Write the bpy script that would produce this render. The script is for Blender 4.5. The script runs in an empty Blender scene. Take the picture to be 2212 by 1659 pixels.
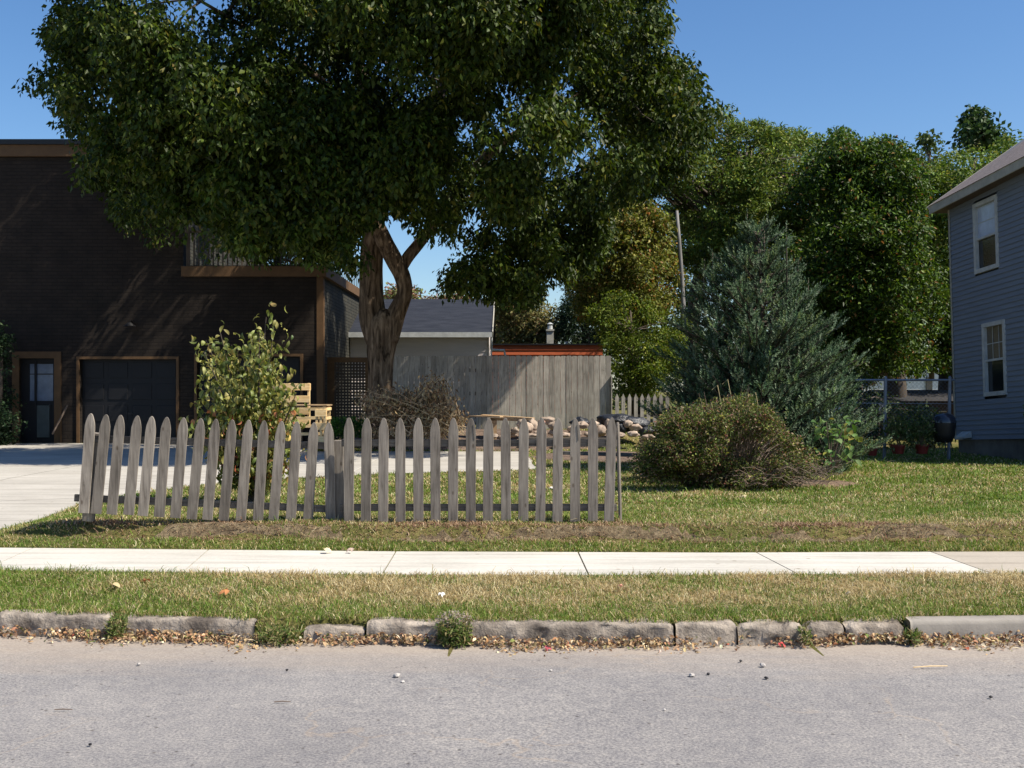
import bpy, bmesh, math, random
import numpy as np
from mathutils import Vector, noise as mnoise
random.seed(7); np.random.seed(7)
R = math.radians
scn = bpy.context.scene
C = scn.collection

# ------------------------------------------------------------------ camera, sky, sun
EYE = 1.35; FX = 2400.0; CXP = 1106.0; HOR = 843.0
cam_d = bpy.data.cameras.new('camera'); cam = bpy.data.objects.new('camera', cam_d); C.objects.link(cam)
cam.location = (0, 0, EYE); cam.rotation_euler = (R(90), 0, 0)
cam_d.sensor_width = 36; cam_d.lens = 36 * FX / 2212; cam_d.shift_y = (HOR - 829.5) / 2212
cam_d.clip_start = 0.1; cam_d.clip_end = 2000
scn.camera = cam
SUN_EL = 50.0; SUN_FRONT = 18.0
sx, sy, sz = math.cos(R(SUN_EL)) * math.cos(R(SUN_FRONT)), -math.cos(R(SUN_EL)) * math.sin(R(SUN_FRONT)), math.sin(R(SUN_EL))
w = bpy.data.worlds.new('World'); scn.world = w; w.use_nodes = True
nt = w.node_tree; bg = nt.nodes['Background']
sky = nt.nodes.new('ShaderNodeTexSky'); sky.sky_type = 'NISHITA'; sky.sun_disc = False
sky.sun_elevation = R(SUN_EL); sky.sun_rotation = math.atan2(sx, sy)
sky.air_density = 1.0; sky.dust_density = 0.75; sky.ozone_density = 3.2; sky.altitude = 200
hs = nt.nodes.new('ShaderNodeHueSaturation'); hs.inputs['Saturation'].default_value = 1.2; hs.inputs['Hue'].default_value = .503
nt.links.new(sky.outputs[0], hs.inputs['Color']); nt.links.new(hs.outputs[0], bg.inputs[0]); bg.inputs[1].default_value = 0.100
sl = bpy.data.lights.new('sun', 'SUN'); sl.energy = 5.0; sl.angle = R(0.53); sl.color = (1.0, 0.925, 0.79)
so = bpy.data.objects.new('sun', sl); C.objects.link(so)
so.rotation_euler = Vector((sx, sy, sz)).to_track_quat('Z', 'Y').to_euler()
scn.view_settings.view_transform = 'Standard'; scn.view_settings.look = 'None'
scn.view_settings.exposure = 0.60; scn.view_settings.gamma = 1.0
scn.render.engine = 'CYCLES'
scn.cycles.max_bounces = 6; scn.cycles.diffuse_bounces = 2; scn.cycles.transparent_max_bounces = 6

# ------------------------------------------------------------------ helpers
def PD(px, py, d):
    """photo point at distance d -> world"""
    return Vector(((px - CXP) / FX * d, d, EYE - (py - HOR) / FX * d))
def PZ(px, py, z=0.0):
    d = (EYE - z) * FX / (py - HOR)
    return Vector(((px - CXP) / FX * d, d, z))
def tag(o, label=None, cat=None, group=None, kind=None):
    if label: o['label'] = label
    if cat: o['category'] = cat
    if group: o['group'] = group
    if kind: o['kind'] = kind
    return o
def origin_of(p):
    v = Vector((0, 0, 0))
    while p is not None:
        v += p.location; p = p.parent
    return v
def thing(name, loc, label, cat, group=None):
    o = bpy.data.objects.new(name, None); C.objects.link(o); o.location = loc
    o.empty_display_size = .2
    return tag(o, label, cat, group)
def link_mesh(name, me, mat, parent=None, loc=None, smooth=False):
    """mesh in world coordinates; re-origin to the parent's base or to loc"""
    org = origin_of(parent) if parent is not None else (Vector(loc) if loc is not None else Vector((0, 0, 0)))
    n = len(me.vertices); a = np.empty(n * 3, 'f'); me.vertices.foreach_get('co', a)
    a = a.reshape(-1, 3) - np.array(org, 'f'); me.vertices.foreach_set('co', a.ravel())
    if mat: me.materials.append(mat)
    if smooth: me.polygons.foreach_set('use_smooth', np.ones(len(me.polygons), bool))
    me.update()
    o = bpy.data.objects.new(name, me); C.objects.link(o)
    if parent is not None: o.parent = parent
    elif loc is not None: o.location = loc
    return o
def np_mesh(name, V, F, cols=None):
    """V (n,3), F (m,k) fast mesh"""
    V = np.asarray(V, 'f'); F = np.asarray(F, 'i')
    me = bpy.data.meshes.new(name); k = F.shape[1]
    me.vertices.add(len(V)); me.vertices.foreach_set('co', V.ravel())
    me.loops.add(F.size); me.loops.foreach_set('vertex_index', F.ravel())
    me.polygons.add(len(F)); me.polygons.foreach_set('loop_start', np.arange(0, F.size, k, dtype='i'))
    try: me.polygons.foreach_set('loop_total', np.full(len(F), k, 'i'))
    except Exception: pass
    if cols is not None:
        at = me.color_attributes.new('Col', 'FLOAT_COLOR', 'POINT')
        c4 = np.ones((len(V), 4), 'f'); c4[:, :3] = cols
        at.data.foreach_set('color', c4.ravel())
    me.update(calc_edges=True); me.validate()
    return me

class MB:
    def __init__(s): s.v = []; s.f = []
    def box(s, x0, x1, y0, y1, z0, z1):
        b = len(s.v)
        s.v += [(x0,y0,z0),(x1,y0,z0),(x1,y1,z0),(x0,y1,z0),(x0,y0,z1),(x1,y0,z1),(x1,y1,z1),(x0,y1,z1)]
        s.f += [[b+i for i in q] for q in ((0,3,2,1),(4,5,6,7),(0,1,5,4),(1,2,6,5),(2,3,7,6),(3,0,4,7))]
        return s
    def obox(s, c, ux, uy, uz, hx, hy, hz):
        b = len(s.v); c = Vector(c)
        for dz in (-1, 1):
            for dx, dy in ((-1,-1),(1,-1),(1,1),(-1,1)):
                s.v.append(tuple(c + ux*hx*dx + uy*hy*dy + uz*hz*dz))
        s.f += [[b+i for i in q] for q in ((0,3,2,1),(4,5,6,7),(0,1,5,4),(1,2,6,5),(2,3,7,6),(3,0,4,7))]
        return s
    def bar(s, a, b_, wdt, th, up=Vector((0,0,1))):
        a = Vector(a); b_ = Vector(b_); d = (b_ - a); L = d.length; d.normalize()
        side = d.cross(up)
        if side.length < 1e-4: side = Vector((1,0,0))
        side.normalize(); n = side.cross(d)
        return s.obox((a+b_)/2, d, side, n, L/2, th/2, wdt/2)
    def tube(s, pts, rads, seg=8, cap=True, rough=0.0):
        pts = [Vector(p) for p in pts]; rings = []; prev = None
        for i, p in enumerate(pts):
            t = (pts[min(i+1, len(pts)-1)] - pts[max(i-1, 0)])
            if t.length < 1e-6: t = Vector((0,0,1))
            t.normalize()
            if prev is None:
                prev = t.cross(Vector((0,1,0.01))); 
                if prev.length < 1e-3: prev = Vector((1,0,0))
            u = prev - t * prev.dot(t)
            if u.length < 1e-4: u = t.orthogonal()
            u.normalize(); prev = u; v = t.cross(u)
            b = len(s.v)
            for k in range(seg):
                a = 2*math.pi*k/seg; r = rads[i]
                if rough: r *= 1 + rough * mnoise.noise(Vector((math.cos(a)*2.2, math.sin(a)*2.2, p.z*0.9)))*1.6 + rough*.45*mnoise.noise(Vector((math.cos(a)*9, math.sin(a)*9, p.z*2)))
                s.v.append(tuple(p + (u*math.cos(a) + v*math.sin(a)) * r))
            rings.append(b)
        for i in range(len(rings)-1):
            a, b = rings[i], rings[i+1]
            for k in range(seg):
                k2 = (k+1) % seg; s.f.append([a+k, a+k2, b+k2, b+k])
        if cap:
            s.f.append([rings[0]+k for k in range(seg)][::-1]); s.f.append([rings[-1]+k for k in range(seg)])
        return s
    def prism(s, outline, y0, y1):
        """outline [(x,z)] extruded along y"""
        b = len(s.v); n = len(outline)
        s.v += [(x, y0, z) for x, z in outline] + [(x, y1, z) for x, z in outline]
        s.f.append([b+i for i in range(n)]); s.f.append([b+n+i for i in range(n)][::-1])
        for i in range(n):
            j = (i+1) % n; s.f.append([b+i, b+n+i, b+n+j, b+j])
        return s
    def build(s, name, mat, parent=None, loc=None, smooth=False, bevel=0):
        me = bpy.data.meshes.new(name); me.from_pydata([tuple(v) for v in s.v], [], s.f)
        bm = bmesh.new(); bm.from_mesh(me); bmesh.ops.recalc_face_normals(bm, faces=bm.faces)
        if bevel: bmesh.ops.bevel(bm, geom=list(bm.edges), offset=bevel, segments=1, affect='EDGES', profile=.5)
        bm.to_mesh(me); bm.free()
        return link_mesh(name, me, mat, parent, loc, smooth)

# ------------------------------------------------------------------ materials
def newmat(name):
    m = bpy.data.materials.new(name); m.use_nodes = True
    nt = m.node_tree; return m, nt, nt.nodes['Principled BSDF']
def node(nt, t, **kw):
    n = nt.nodes.new(t)
    for k, v in kw.items(): setattr(n, k, v)
    return n
def ramp(nt, src, stops):
    r = node(nt, 'ShaderNodeValToRGB'); e = r.color_ramp.elements
    while len(e) < len(stops): e.new(.5)
    for i, (p, c) in enumerate(stops): e[i].position = p; e[i].color = (*c, 1) if len(c) == 3 else c
    nt.links.new(src, r.inputs[0]); return r.outputs[0]
def mixc(nt, fac, a, b, mode='MIX'):
    m = node(nt, 'ShaderNodeMix', data_type='RGBA', blend_type=mode)
    for sock, v in ((m.inputs[0], fac), (m.inputs[6], a), (m.inputs[7], b)):
        if hasattr(v, 'is_linked') or isinstance(v, bpy.types.NodeSocket): nt.links.new(v, sock)
        elif isinstance(v, (int, float)): sock.default_value = v
        else: sock.default_value = (*v, 1)
    return m.outputs[2]
def coords(nt, kind='Object', scale=(1,1,1), rot=(0,0,0)):
    tc = node(nt, 'ShaderNodeTexCoord'); mp = node(nt, 'ShaderNodeMapping')
    mp.inputs['Scale'].default_value = scale; mp.inputs['Rotation'].default_value = rot
    if kind == 'World':
        g = node(nt, 'ShaderNodeNewGeometry'); nt.links.new(g.outputs['Position'], mp.inputs[0])
    else: nt.links.new(tc.outputs[kind], mp.inputs[0])
    return mp.outputs[0]
def noise(nt, vec, scale, detail=4, rough=.55, dist=0):
    n = node(nt, 'ShaderNodeTexNoise'); n.inputs['Scale'].default_value = scale; n.inputs['Detail'].default_value = detail
    n.inputs['Roughness'].default_value = rough; n.inputs['Distortion'].default_value = dist
    nt.links.new(vec, n.inputs['Vector']); return n.outputs['Fac']
def bump(nt, b, h, strength=.3, dist=.01, prev=None):
    n = node(nt, 'ShaderNodeBump'); n.inputs['Strength'].default_value = strength; n.inputs['Distance'].default_value = dist
    nt.links.new(h, n.inputs['Height'])
    if prev: nt.links.new(prev, n.inputs['Normal'])
    nt.links.new(n.outputs[0], b.inputs['Normal']); return n.outputs[0]
def mat_noise(name, c1, c2, scale=4, rough=.8, stretch=(1,1,1), bumps=.3, bscale=None, spec=.3, detail=5, dist=.01, rnd=0.0, lo=.3, hi=.7, metal=0):
    m, nt, b = newmat(name); v = coords(nt, 'Object', stretch)
    if rnd:
        oi = node(nt, 'ShaderNodeObjectInfo'); add = node(nt, 'ShaderNodeVectorMath', operation='ADD')
        sc = node(nt, 'ShaderNodeVectorMath', operation='SCALE'); sc.inputs['Scale'].default_value = 37.0
        cb = node(nt, 'ShaderNodeCombineXYZ'); 
        for i in range(3): nt.links.new(oi.outputs['Random'], cb.inputs[i])
        nt.links.new(cb.outputs[0], sc.inputs[0]); nt.links.new(v, add.inputs[0]); nt.links.new(sc.outputs[0], add.inputs[1]); v = add.outputs[0]
    n = noise(nt, v, scale, detail, .6); col = ramp(nt, n, [(lo, c1), (hi, c2)])
    if rnd:
        mr = node(nt, 'ShaderNodeMapRange'); mr.inputs[3].default_value = 1 - rnd; mr.inputs[4].default_value = 1 + rnd
        nt.links.new(oi.outputs['Random'], mr.inputs[0])
        cb2 = node(nt, 'ShaderNodeCombineColor')
        for i in range(3): nt.links.new(mr.outputs[0], cb2.inputs[i])
        col = mixc(nt, 1.0, col, cb2.outputs[0], 'MULTIPLY')
    nt.links.new(col, b.inputs['Base Color']); b.inputs['Roughness'].default_value = rough
    b.inputs['Specular IOR Level'].default_value = spec; b.inputs['Metallic'].default_value = metal
    if bumps: bump(nt, b, noise(nt, v, bscale or scale * 4, 6, .65), bumps, dist)
    return m
def mat_attr(name, rough=.55, spec=.4, transl=.2):
    m, nt, b = newmat(name); a = node(nt, 'ShaderNodeAttribute', attribute_name='Col')
    nt.links.new(a.outputs['Color'], b.inputs['Base Color']); b.inputs['Roughness'].default_value = rough
    b.inputs['Specular IOR Level'].default_value = spec
    if transl:
        t = node(nt, 'ShaderNodeBsdfTranslucent'); mx = node(nt, 'ShaderNodeMixShader'); mx.inputs[0].default_value = transl
        br = node(nt, 'ShaderNodeHueSaturation'); br.inputs['Value'].default_value = 1.5; br.inputs['Saturation'].default_value = 1.1; br.inputs['Hue'].default_value = .485
        nt.links.new(a.outputs['Color'], br.inputs['Color']); nt.links.new(br.outputs[0], t.inputs[0])
        nt.links.new(b.outputs[0], mx.inputs[1]); nt.links.new(t.outputs[0], mx.inputs[2])
        nt.links.new(mx.outputs[0], nt.nodes['Material Output'].inputs[0])
    return m
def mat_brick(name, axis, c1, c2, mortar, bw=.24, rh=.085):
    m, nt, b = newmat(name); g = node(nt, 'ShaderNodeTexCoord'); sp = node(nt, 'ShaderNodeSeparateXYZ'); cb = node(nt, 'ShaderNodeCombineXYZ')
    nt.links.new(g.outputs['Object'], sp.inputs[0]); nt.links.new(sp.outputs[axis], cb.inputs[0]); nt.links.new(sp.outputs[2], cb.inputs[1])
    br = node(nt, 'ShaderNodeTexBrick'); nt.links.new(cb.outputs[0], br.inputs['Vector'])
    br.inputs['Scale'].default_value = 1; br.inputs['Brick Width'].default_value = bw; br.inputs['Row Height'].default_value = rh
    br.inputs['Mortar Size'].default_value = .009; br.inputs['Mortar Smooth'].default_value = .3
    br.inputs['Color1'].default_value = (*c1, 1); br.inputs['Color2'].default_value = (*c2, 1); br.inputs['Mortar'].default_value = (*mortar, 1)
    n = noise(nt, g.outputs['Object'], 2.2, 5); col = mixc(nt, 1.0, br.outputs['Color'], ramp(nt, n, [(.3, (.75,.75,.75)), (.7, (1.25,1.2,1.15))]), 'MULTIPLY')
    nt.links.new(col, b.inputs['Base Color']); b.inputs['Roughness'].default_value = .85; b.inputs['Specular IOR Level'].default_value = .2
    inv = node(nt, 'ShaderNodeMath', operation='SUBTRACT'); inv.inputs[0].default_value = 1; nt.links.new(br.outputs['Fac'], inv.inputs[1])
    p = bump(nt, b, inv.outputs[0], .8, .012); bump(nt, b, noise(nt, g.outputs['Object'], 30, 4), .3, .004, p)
    return m
def mat_simple(name, c, rough=.6, spec=.4, metal=0):
    return mat_noise(name, tuple(x*.82 for x in c), tuple(min(1, x*1.15) for x in c), 6, rough, bumps=.12, spec=spec, metal=metal)

def wood_mat(name, dark, mid, light, sc=(26,26,1.6), rnd=.14, rough=.85, knots=True):
    m, nt, b = newmat(name); v0 = coords(nt, 'Object', (1,1,1))
    oi = node(nt, 'ShaderNodeObjectInfo'); cb = node(nt, 'ShaderNodeCombineXYZ')
    for i, k in enumerate((31.0, 17.0, 53.0)):
        mm = node(nt, 'ShaderNodeMath', operation='MULTIPLY'); mm.inputs[1].default_value = k
        nt.links.new(oi.outputs['Random'], mm.inputs[0]); nt.links.new(mm.outputs[0], cb.inputs[i])
    add = node(nt, 'ShaderNodeVectorMath', operation='ADD'); nt.links.new(v0, add.inputs[0]); nt.links.new(cb.outputs[0], add.inputs[1])
    mul = node(nt, 'ShaderNodeVectorMath', operation='MULTIPLY'); mul.inputs[1].default_value = sc; nt.links.new(add.outputs[0], mul.inputs[0])
    g = noise(nt, mul.outputs[0], 1.6, 6, .65, .6)
    col = ramp(nt, g, [(.28, dark), (.47, mid), (.72, light)])
    big = noise(nt, add.outputs[0], 2.6, 4, .6); col = mixc(nt, 1.0, col, ramp(nt, big, [(.3, (.78,.76,.74)), (.7, (1.18,1.16,1.12))]), 'MULTIPLY')
    mr = node(nt, 'ShaderNodeMapRange'); mr.inputs[3].default_value = 1-rnd; mr.inputs[4].default_value = 1+rnd; nt.links.new(oi.outputs['Random'], mr.inputs[0])
    cc = node(nt, 'ShaderNodeCombineColor')
    for i in range(3): nt.links.new(mr.outputs[0], cc.inputs[i])
    col = mixc(nt, 1.0, col, cc.outputs[0], 'MULTIPLY')
    if knots:
        kv = node(nt, 'ShaderNodeVectorMath', operation='MULTIPLY'); kv.inputs[1].default_value = (9, 0.0, 4.2); nt.links.new(add.outputs[0], kv.inputs[0])
        vo = node(nt, 'ShaderNodeTexVoronoi'); vo.inputs['Scale'].default_value = 1.0; nt.links.new(kv.outputs[0], vo.inputs['Vector'])
        kn = ramp(nt, vo.outputs['Distance'], [(.055, (.45,.4,.36)), (.11, (1,1,1))]); col = mixc(nt, .85, col, kn, 'MULTIPLY')
    nt.links.new(col, b.inputs['Base Color']); b.inputs['Roughness'].default_value = rough; b.inputs['Specular IOR Level'].default_value = .2
    bump(nt, b, g, .45, .004)
    return m

def concrete_mat(name, c1, c2, joints=None):
    m, nt, b = newmat(name); v = coords(nt, 'World')
    n1 = noise(nt, v, .9, 5, .6); col = ramp(nt, n1, [(.3, c1), (.7, c2)])
    n2 = noise(nt, v, 26, 5, .7); col = mixc(nt, 1, col, ramp(nt, n2, [(.3, (.9,.9,.9)), (.7, (1.06,1.06,1.05))]), 'MULTIPLY')
    sv = coords(nt, 'World', (.35, 5.5, 1)); n3 = noise(nt, sv, 1.2, 5, .7)
    col = mixc(nt, 1, col, ramp(nt, n3, [(.40, (.80,.79,.78)), (.52, (1,1,1))]), 'MULTIPLY')
    vo = node(nt, 'ShaderNodeTexVoronoi'); vo.inputs['Scale'].default_value = 3.1; nt.links.new(v, vo.inputs['Vector'])
    col = mixc(nt, .9, col, ramp(nt, vo.outputs['Distance'], [(.035, (.55,.5,.44)), (.075, (1,1,1))]), 'MULTIPLY')
    nt.links.new(col, b.inputs['Base Color']); b.inputs['Roughness'].default_value = .9; b.inputs['Specular IOR Level'].default_value = .25
    bump(nt, b, noise(nt, v, 90, 4, .7), .25, .003)
    return m

M = {}
M['picket'] = wood_mat('weathered_picket', (.080,.068,.057), (.185,.163,.143), (.29,.26,.228), rnd=.22)
M['rail'] = wood_mat('weathered_rail', (.07,.06,.055), (.13,.115,.10), (.22,.20,.18), sc=(1.6,26,26), knots=False)
M['board'] = wood_mat('fence_board', (.17,.155,.135), (.35,.325,.29), (.48,.445,.40), rnd=.2)
M['newwood'] = wood_mat('pale_pine', (.58,.38,.17), (.76,.55,.29), (.86,.68,.42), sc=(2,20,20), knots=False)
M['plank'] = wood_mat('plank_wood', (.25,.15,.08), (.42,.29,.17), (.55,.42,.28), sc=(2,20,20), knots=False)
M['side'] = concrete_mat('sidewalk_concrete', (.50,.475,.425), (.60,.57,.515))
M['side_old'] = concrete_mat('sidewalk_old', (.36,.32,.27), (.44,.39,.325))
M['drive'] = concrete_mat('driveway_concrete', (.41,.385,.345), (.50,.47,.425))
M['joint'] = mat_simple('joint_grit', (.22,.19,.15), .95)
M['kerb'] = mat_noise('kerb_stone', (.12,.098,.080), (.40,.34,.28), 4.5, .95, bumps=.9, bscale=15, dist=.03, detail=9, rnd=.12, lo=.34, hi=.56)
M['kerb_new'] = mat_noise('kerb_concrete', (.22,.20,.175), (.32,.29,.255), 5, .9, bumps=.4, bscale=40, dist=.006)
M['bark'] = None
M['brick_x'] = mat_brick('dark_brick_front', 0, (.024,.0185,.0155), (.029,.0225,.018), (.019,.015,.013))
M['brick_y'] = mat_brick('dark_brick_side', 1, (.038,.040,.036), (.056,.054,.044), (.018,.018,.016))
M['trim'] = mat_simple('tan_trim', (.115,.062,.026), .75)
M['black'] = mat_simple('black_metal', (.012,.012,.014), .5)
M['gdoor'] = mat_simple('black_door', (.005,.005,.007), .6)
M['white'] = mat_simple('white_trim', (.50,.52,.53), .6)
M['cream'] = mat_simple('cream_trim', (.44,.42,.36), .6)
M['shingle'] = mat_noise('roof_shingle', (.16,.13,.12), (.30,.25,.235), 9, .9, stretch=(1,1,4), bumps=.5, bscale=40)
M['darkshingle'] = mat_noise('dark_shingle', (.010,.013,.022), (.028,.032,.045), 2.2, .8, stretch=(1,3,3), bumps=.6, bscale=22, detail=6)
M['greysiding'] = mat_noise('grey_siding', (.58,.52,.51), (.70,.63,.61), 2, .8, stretch=(.6,1,4), bumps=.2)
M['orange'] = mat_noise('orange_siding', (.36,.075,.025), (.48,.115,.04), 3, .7, stretch=(1,1,6), bumps=.2)
M['bluesiding'] = mat_noise('blue_siding', (.170,.205,.268), (.215,.250,.320), 3, .65, stretch=(1,.4,6), bumps=.12)
M['found'] = mat_noise('foundation', (.10,.095,.09), (.19,.18,.165), 3, .9, bumps=.6, bscale=14)
M['glass_dark'] = mat_simple('dark_glass', (.015,.018,.022), .06, .8)
M['glass_blue'] = mat_simple('pale_blue_glass', (.46,.56,.76), .2, .7)  # even pale blue base colour for the upper pane
M['glass_tan'] = mat_simple('curtain_glass_tan', (.13,.11,.085), .2, .6)
M['galv'] = mat_simple('galvanised_steel', (.16,.19,.25), .5, .5, .4)
M['terra'] = mat_simple('red_plastic_pot', (.16,.018,.014), .5)
M['bag'] = mat_noise('black_plastic_bag', (.012,.013,.017), (.035,.038,.048), 3, .38, bumps=.9, bscale=7, dist=.05, spec=.6)
M['rock'] = mat_noise('fieldstone', (.22,.165,.13), (.50,.40,.32), 4, .9, bumps=.5, bscale=12, dist=.02, rnd=.28)
M['pebble'] = mat_noise('road_pebble', (.35,.32,.30), (.6,.56,.52), 9, .8, rnd=.3)
M['pole'] = mat_noise('weathered_pole', (.15,.145,.14), (.28,.27,.265), 5, .85, stretch=(6,6,.5), bumps=.4, bscale=8)
M['leaf'] = mat_attr('leaf', .50, .20, .24)
M['leafsoft'] = mat_attr('leaf_soft', .6, .22, .30)
M['needle'] = mat_attr('needle', .6, .22, .05)
M['grass'] = mat_attr('grass_blade', .65, .25, .25)
M['dry'] = mat_attr('dry_leaf', .8, .15, .15)
M['twig'] = mat_simple('twig_bark', (.17,.125,.095), .9)
M['darktwig'] = mat_simple('dark_bark', (.075,.058,.045), .9)

def make_bark():
    m, nt, b = newmat('furrowed_bark'); v = coords(nt, 'World', (9,9,1.5))
    n = noise(nt, v, 1.35, 7, .62, .8); col = ramp(nt, n, [(.36, (.030,.021,.015)), (.5, (.135,.098,.070)), (.66, (.28,.215,.16))])
    g = node(nt, 'ShaderNodeNewGeometry'); sp = node(nt, 'ShaderNodeSeparateXYZ'); nt.links.new(g.outputs['Position'], sp.inputs[0])
    smooth = ramp(nt, noise(nt, coords(nt, 'World'), 2.5, 4), [(.3, (.75,.73,.70)), (.7, (1.1,1.08,1.0))])
    col = mixc(nt, 1, col, smooth, 'MULTIPLY')
    nt.links.new(col, b.inputs['Base Color']); b.inputs['Roughness'].default_value = .9; b.inputs['Specular IOR Level'].default_value = .15
    bump(nt, b, n, 1.0, .05); return m
M['bark'] = make_bark()

# ------------------------------------------------------------------ ground heights (numpy)
KX = np.array([-12, -3.25, -1.6, 0, 1.1, 3.15, 12.]); KD = np.array([7.7, 6.97, 6.77, 6.68, 6.66, 6.80, 7.6])
def kerb_d(x): return np.interp(x, KX, KD)
NX = np.array([-14, -3.8, -1.0, 0.6, 3.6, 14.]); ND = np.array([8.6, 8.34, 8.15, 8.12, 8.21, 8.5])      # pavement near edge
def near_d(x): return np.interp(x, NX, ND)
WX = np.array([-14, -4.35, -1.0, 1.7, 3.6, 14.]); WD = np.array([9.75, 9.53, 9.31, 9.24, 9.29, 9.5])   # pavement far edge
def far_d(x): return np.interp(x, WX, WD)
DD = np.array([9.2, 10.3, 11.0, 12.2, 13.5, 14.5, 15.5, 16.4, 17.2, 17.3, 22.4])
DXr = np.array([-5.0, -4.75, -4.66, -4.72, -4.50, -4.05, -3.14, -1.82, .37, .38, .28])
def drive_r(d): return np.where(d > 22.4, -4.2, np.interp(d, DD, DXr))
def sm(a, b, x):
    t = np.clip((x - a) / (b - a), 0, 1); return t*t*(3-2*t)
def wob(x, y, s=1.0):
    return (np.sin(x*1.7*s+y*2.3*s)+np.sin(x*3.1*s-y*1.9*s+1.3)+np.sin(x*5.3*s+y*4.7*s+.4)*.6+np.sin(x*9.1*s-y*8.3*s+2.)*.4+np.sin(-x*14.7*s+y*17.3*s)*.25)/3.25
def gz(x, y):
    x = np.asarray(x, float); y = np.asarray(y, float)
    f = far_d(x); k = kerb_d(x)
    verge = -.055 + .05*sm(k, near_d(x), y)
    bankL = sm(-4.9, -3.9, x)
    lip = f + .27 + .05*wob(x, 0*x, 1.3)
    bank = (.30*sm(f+.01, f+.25, y) + .70*sm(lip, lip+.15, y)) * (.165*bankL + .04*(1-bankL))
    lawn = bank - (.05*bankL-.06*(1-bankL)) * sm(10.4, 12.2, y)
    lawn = lawn - .12*sm(4.5, 8, x)*sm(15, 22, y)
    bed = .30*sm(22.4, 25.6, y)*sm(-4.4, -3.2, x)*(1-sm(2.2, 3.6, x))
    lump = .012*wob(x, y) * sm(f, f+.5, y) * sm(0, .4, x - drive_r(y))
    z = np.where(y < near_d(x), verge, np.where(y < f, -.012, lawn + bed + lump))
    z = z - .012*sm(0, .18, drive_r(y) - x)*(y > f)
    return z
def in_drive(x, y): return (y > far_d(x)+.0) & (x < drive_r(y)) & (y < 26.4)

# ground sheet
def grid_mesh(name, xs, ys, zf):
    X, Y = np.meshgrid(xs, ys); Z = zf(X, Y); n, m = X.shape
    V = np.stack([X, Y, Z], -1).reshape(-1, 3); i = np.arange(n*m).reshape(n, m)
    F = np.stack([i[:-1,:-1], i[:-1,1:], i[1:,1:], i[1:,:-1]], -1).reshape(-1, 4)
    return np_mesh(name, V, F)
def gmat():
    m, nt, b = newmat('turf_soil'); v = coords(nt, 'World')
    n = noise(nt, v, 1.1, 6, .65); col = ramp(nt, n, [(.30, (.060,.085,.022)), (.5, (.13,.125,.045)), (.68, (.23,.18,.085))])
    n2 = noise(nt, v, 22, 6, .7); col = mixc(nt, 1, col, ramp(nt, n2, [(.3, (.6,.6,.55)), (.7, (1.35,1.3,1.2))]), 'MULTIPLY')
    nt.links.new(col, b.inputs['Base Color']); b.inputs['Roughness'].default_value = 1; b.inputs['Specular IOR Level'].default_value = .1
    bump(nt, b, noise(nt, v, 60, 5, .7), .8, .02); return m
M['ground'] = gmat()
ys = np.concatenate([[-40,-10, 3], np.arange(6.7, 14, .045), np.arange(14, 30, .25), np.array([32,36,42,50,65,90,130,200,400,900])])
xs = np.concatenate([[-700,-300,-120,-60,-40,-25,-18], np.arange(-12, 12.01, .12), [14,18,25,40,60,120,300,700]])
GAPS = [((a-CXP)/FX*6.85, (b-CXP)/FX*6.85) for a, b in ((226,272),(545,660),(962,1004),(1590,1600),(1736,1746),(1952,1972))]
def gapmask(X):
    m = np.zeros(np.shape(X), bool)
    for a, b in GAPS: m |= (X > a) & (X < b)
    return m
def kslope(X, Y): return -.176 + .120*sm(-.03, .14, Y - kerb_d(X))
def gzz(X, Y):
    off = Y - kerb_d(X)
    return np.where(gapmask(X) & (off < .14), np.where(off < -.03, -.30, kslope(X, Y)), np.where(off < .10, -.30, gz(X, Y)))
g = link_mesh('ground', grid_mesh('ground', xs, ys, gzz), M['ground'], smooth=True); g['kind'] = 'structure'

# driveway
rows = np.concatenate([np.arange(9.5, 22.41, .2), np.arange(22.5, 26.5, .4)])
V = []; F = []
cols = 22
for r_, y in enumerate(rows):
    xr = float(drive_r(y)) + .02*math.sin(y*3.3)
    y_ = max(y, float(far_d(-5)) + .01)
    for c in range(cols+1):
        x = -30 + (xr + 30) * (1 - (1 - c/cols)**2)
        V.append((x, y_, float(gz(min(x, xr-.2), y_)) + .018))
for r_ in range(len(rows)-1):
    for c in range(cols):
        a = r_*(cols+1)+c; F.append((a, a+1, a+cols+2, a+cols+1))
o = link_mesh('driveway', np_mesh('driveway', V, F), M['drive'], smooth=True); o['kind'] = 'structure'
# its control joints, grooves filled with grit, as thin strips
mj = MB()
def strip(a, b, wd=.012):
    a = Vector(a); b = Vector(b); n = 24
    d = (b-a).normalized(); s = Vector((-d.y, d.x, 0))*wd
    base = len(mj.v)
    for i in range(n+1):
        p = a.lerp(b, i/n); z = float(gz(min(p.x, float(drive_r(p.y))-.2), p.y)) + .0225
        mj.v += [(p.x-s.x, p.y-s.y, z), (p.x+s.x, p.y+s.y, z)]
    for i in range(n): q = base+2*i; mj.f.append([q, q+2, q+3, q+1])
for (a, b) in (((-9, 11.2, 0), (-4.75, 12.9, 0)), ((-11, 14.8, 0), (-3.9, 15.2, 0)), ((-12, 18.2, 0), (.3, 18.2, 0)), ((-12, 21, 0), (.3, 21, 0)), ((-2.4, 16.2, 0), (-2.4, 22.3, 0)), ((-7, 12.3, 0), (-7.4, 26, 0)), ((-10.6, 12, 0), (-11, 26, 0))):
    strip(a, b)
o = mj.build('driveway_joints', mat_simple('pale_joint', (.56,.53,.47), .9)); o['kind'] = 'structure'

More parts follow.
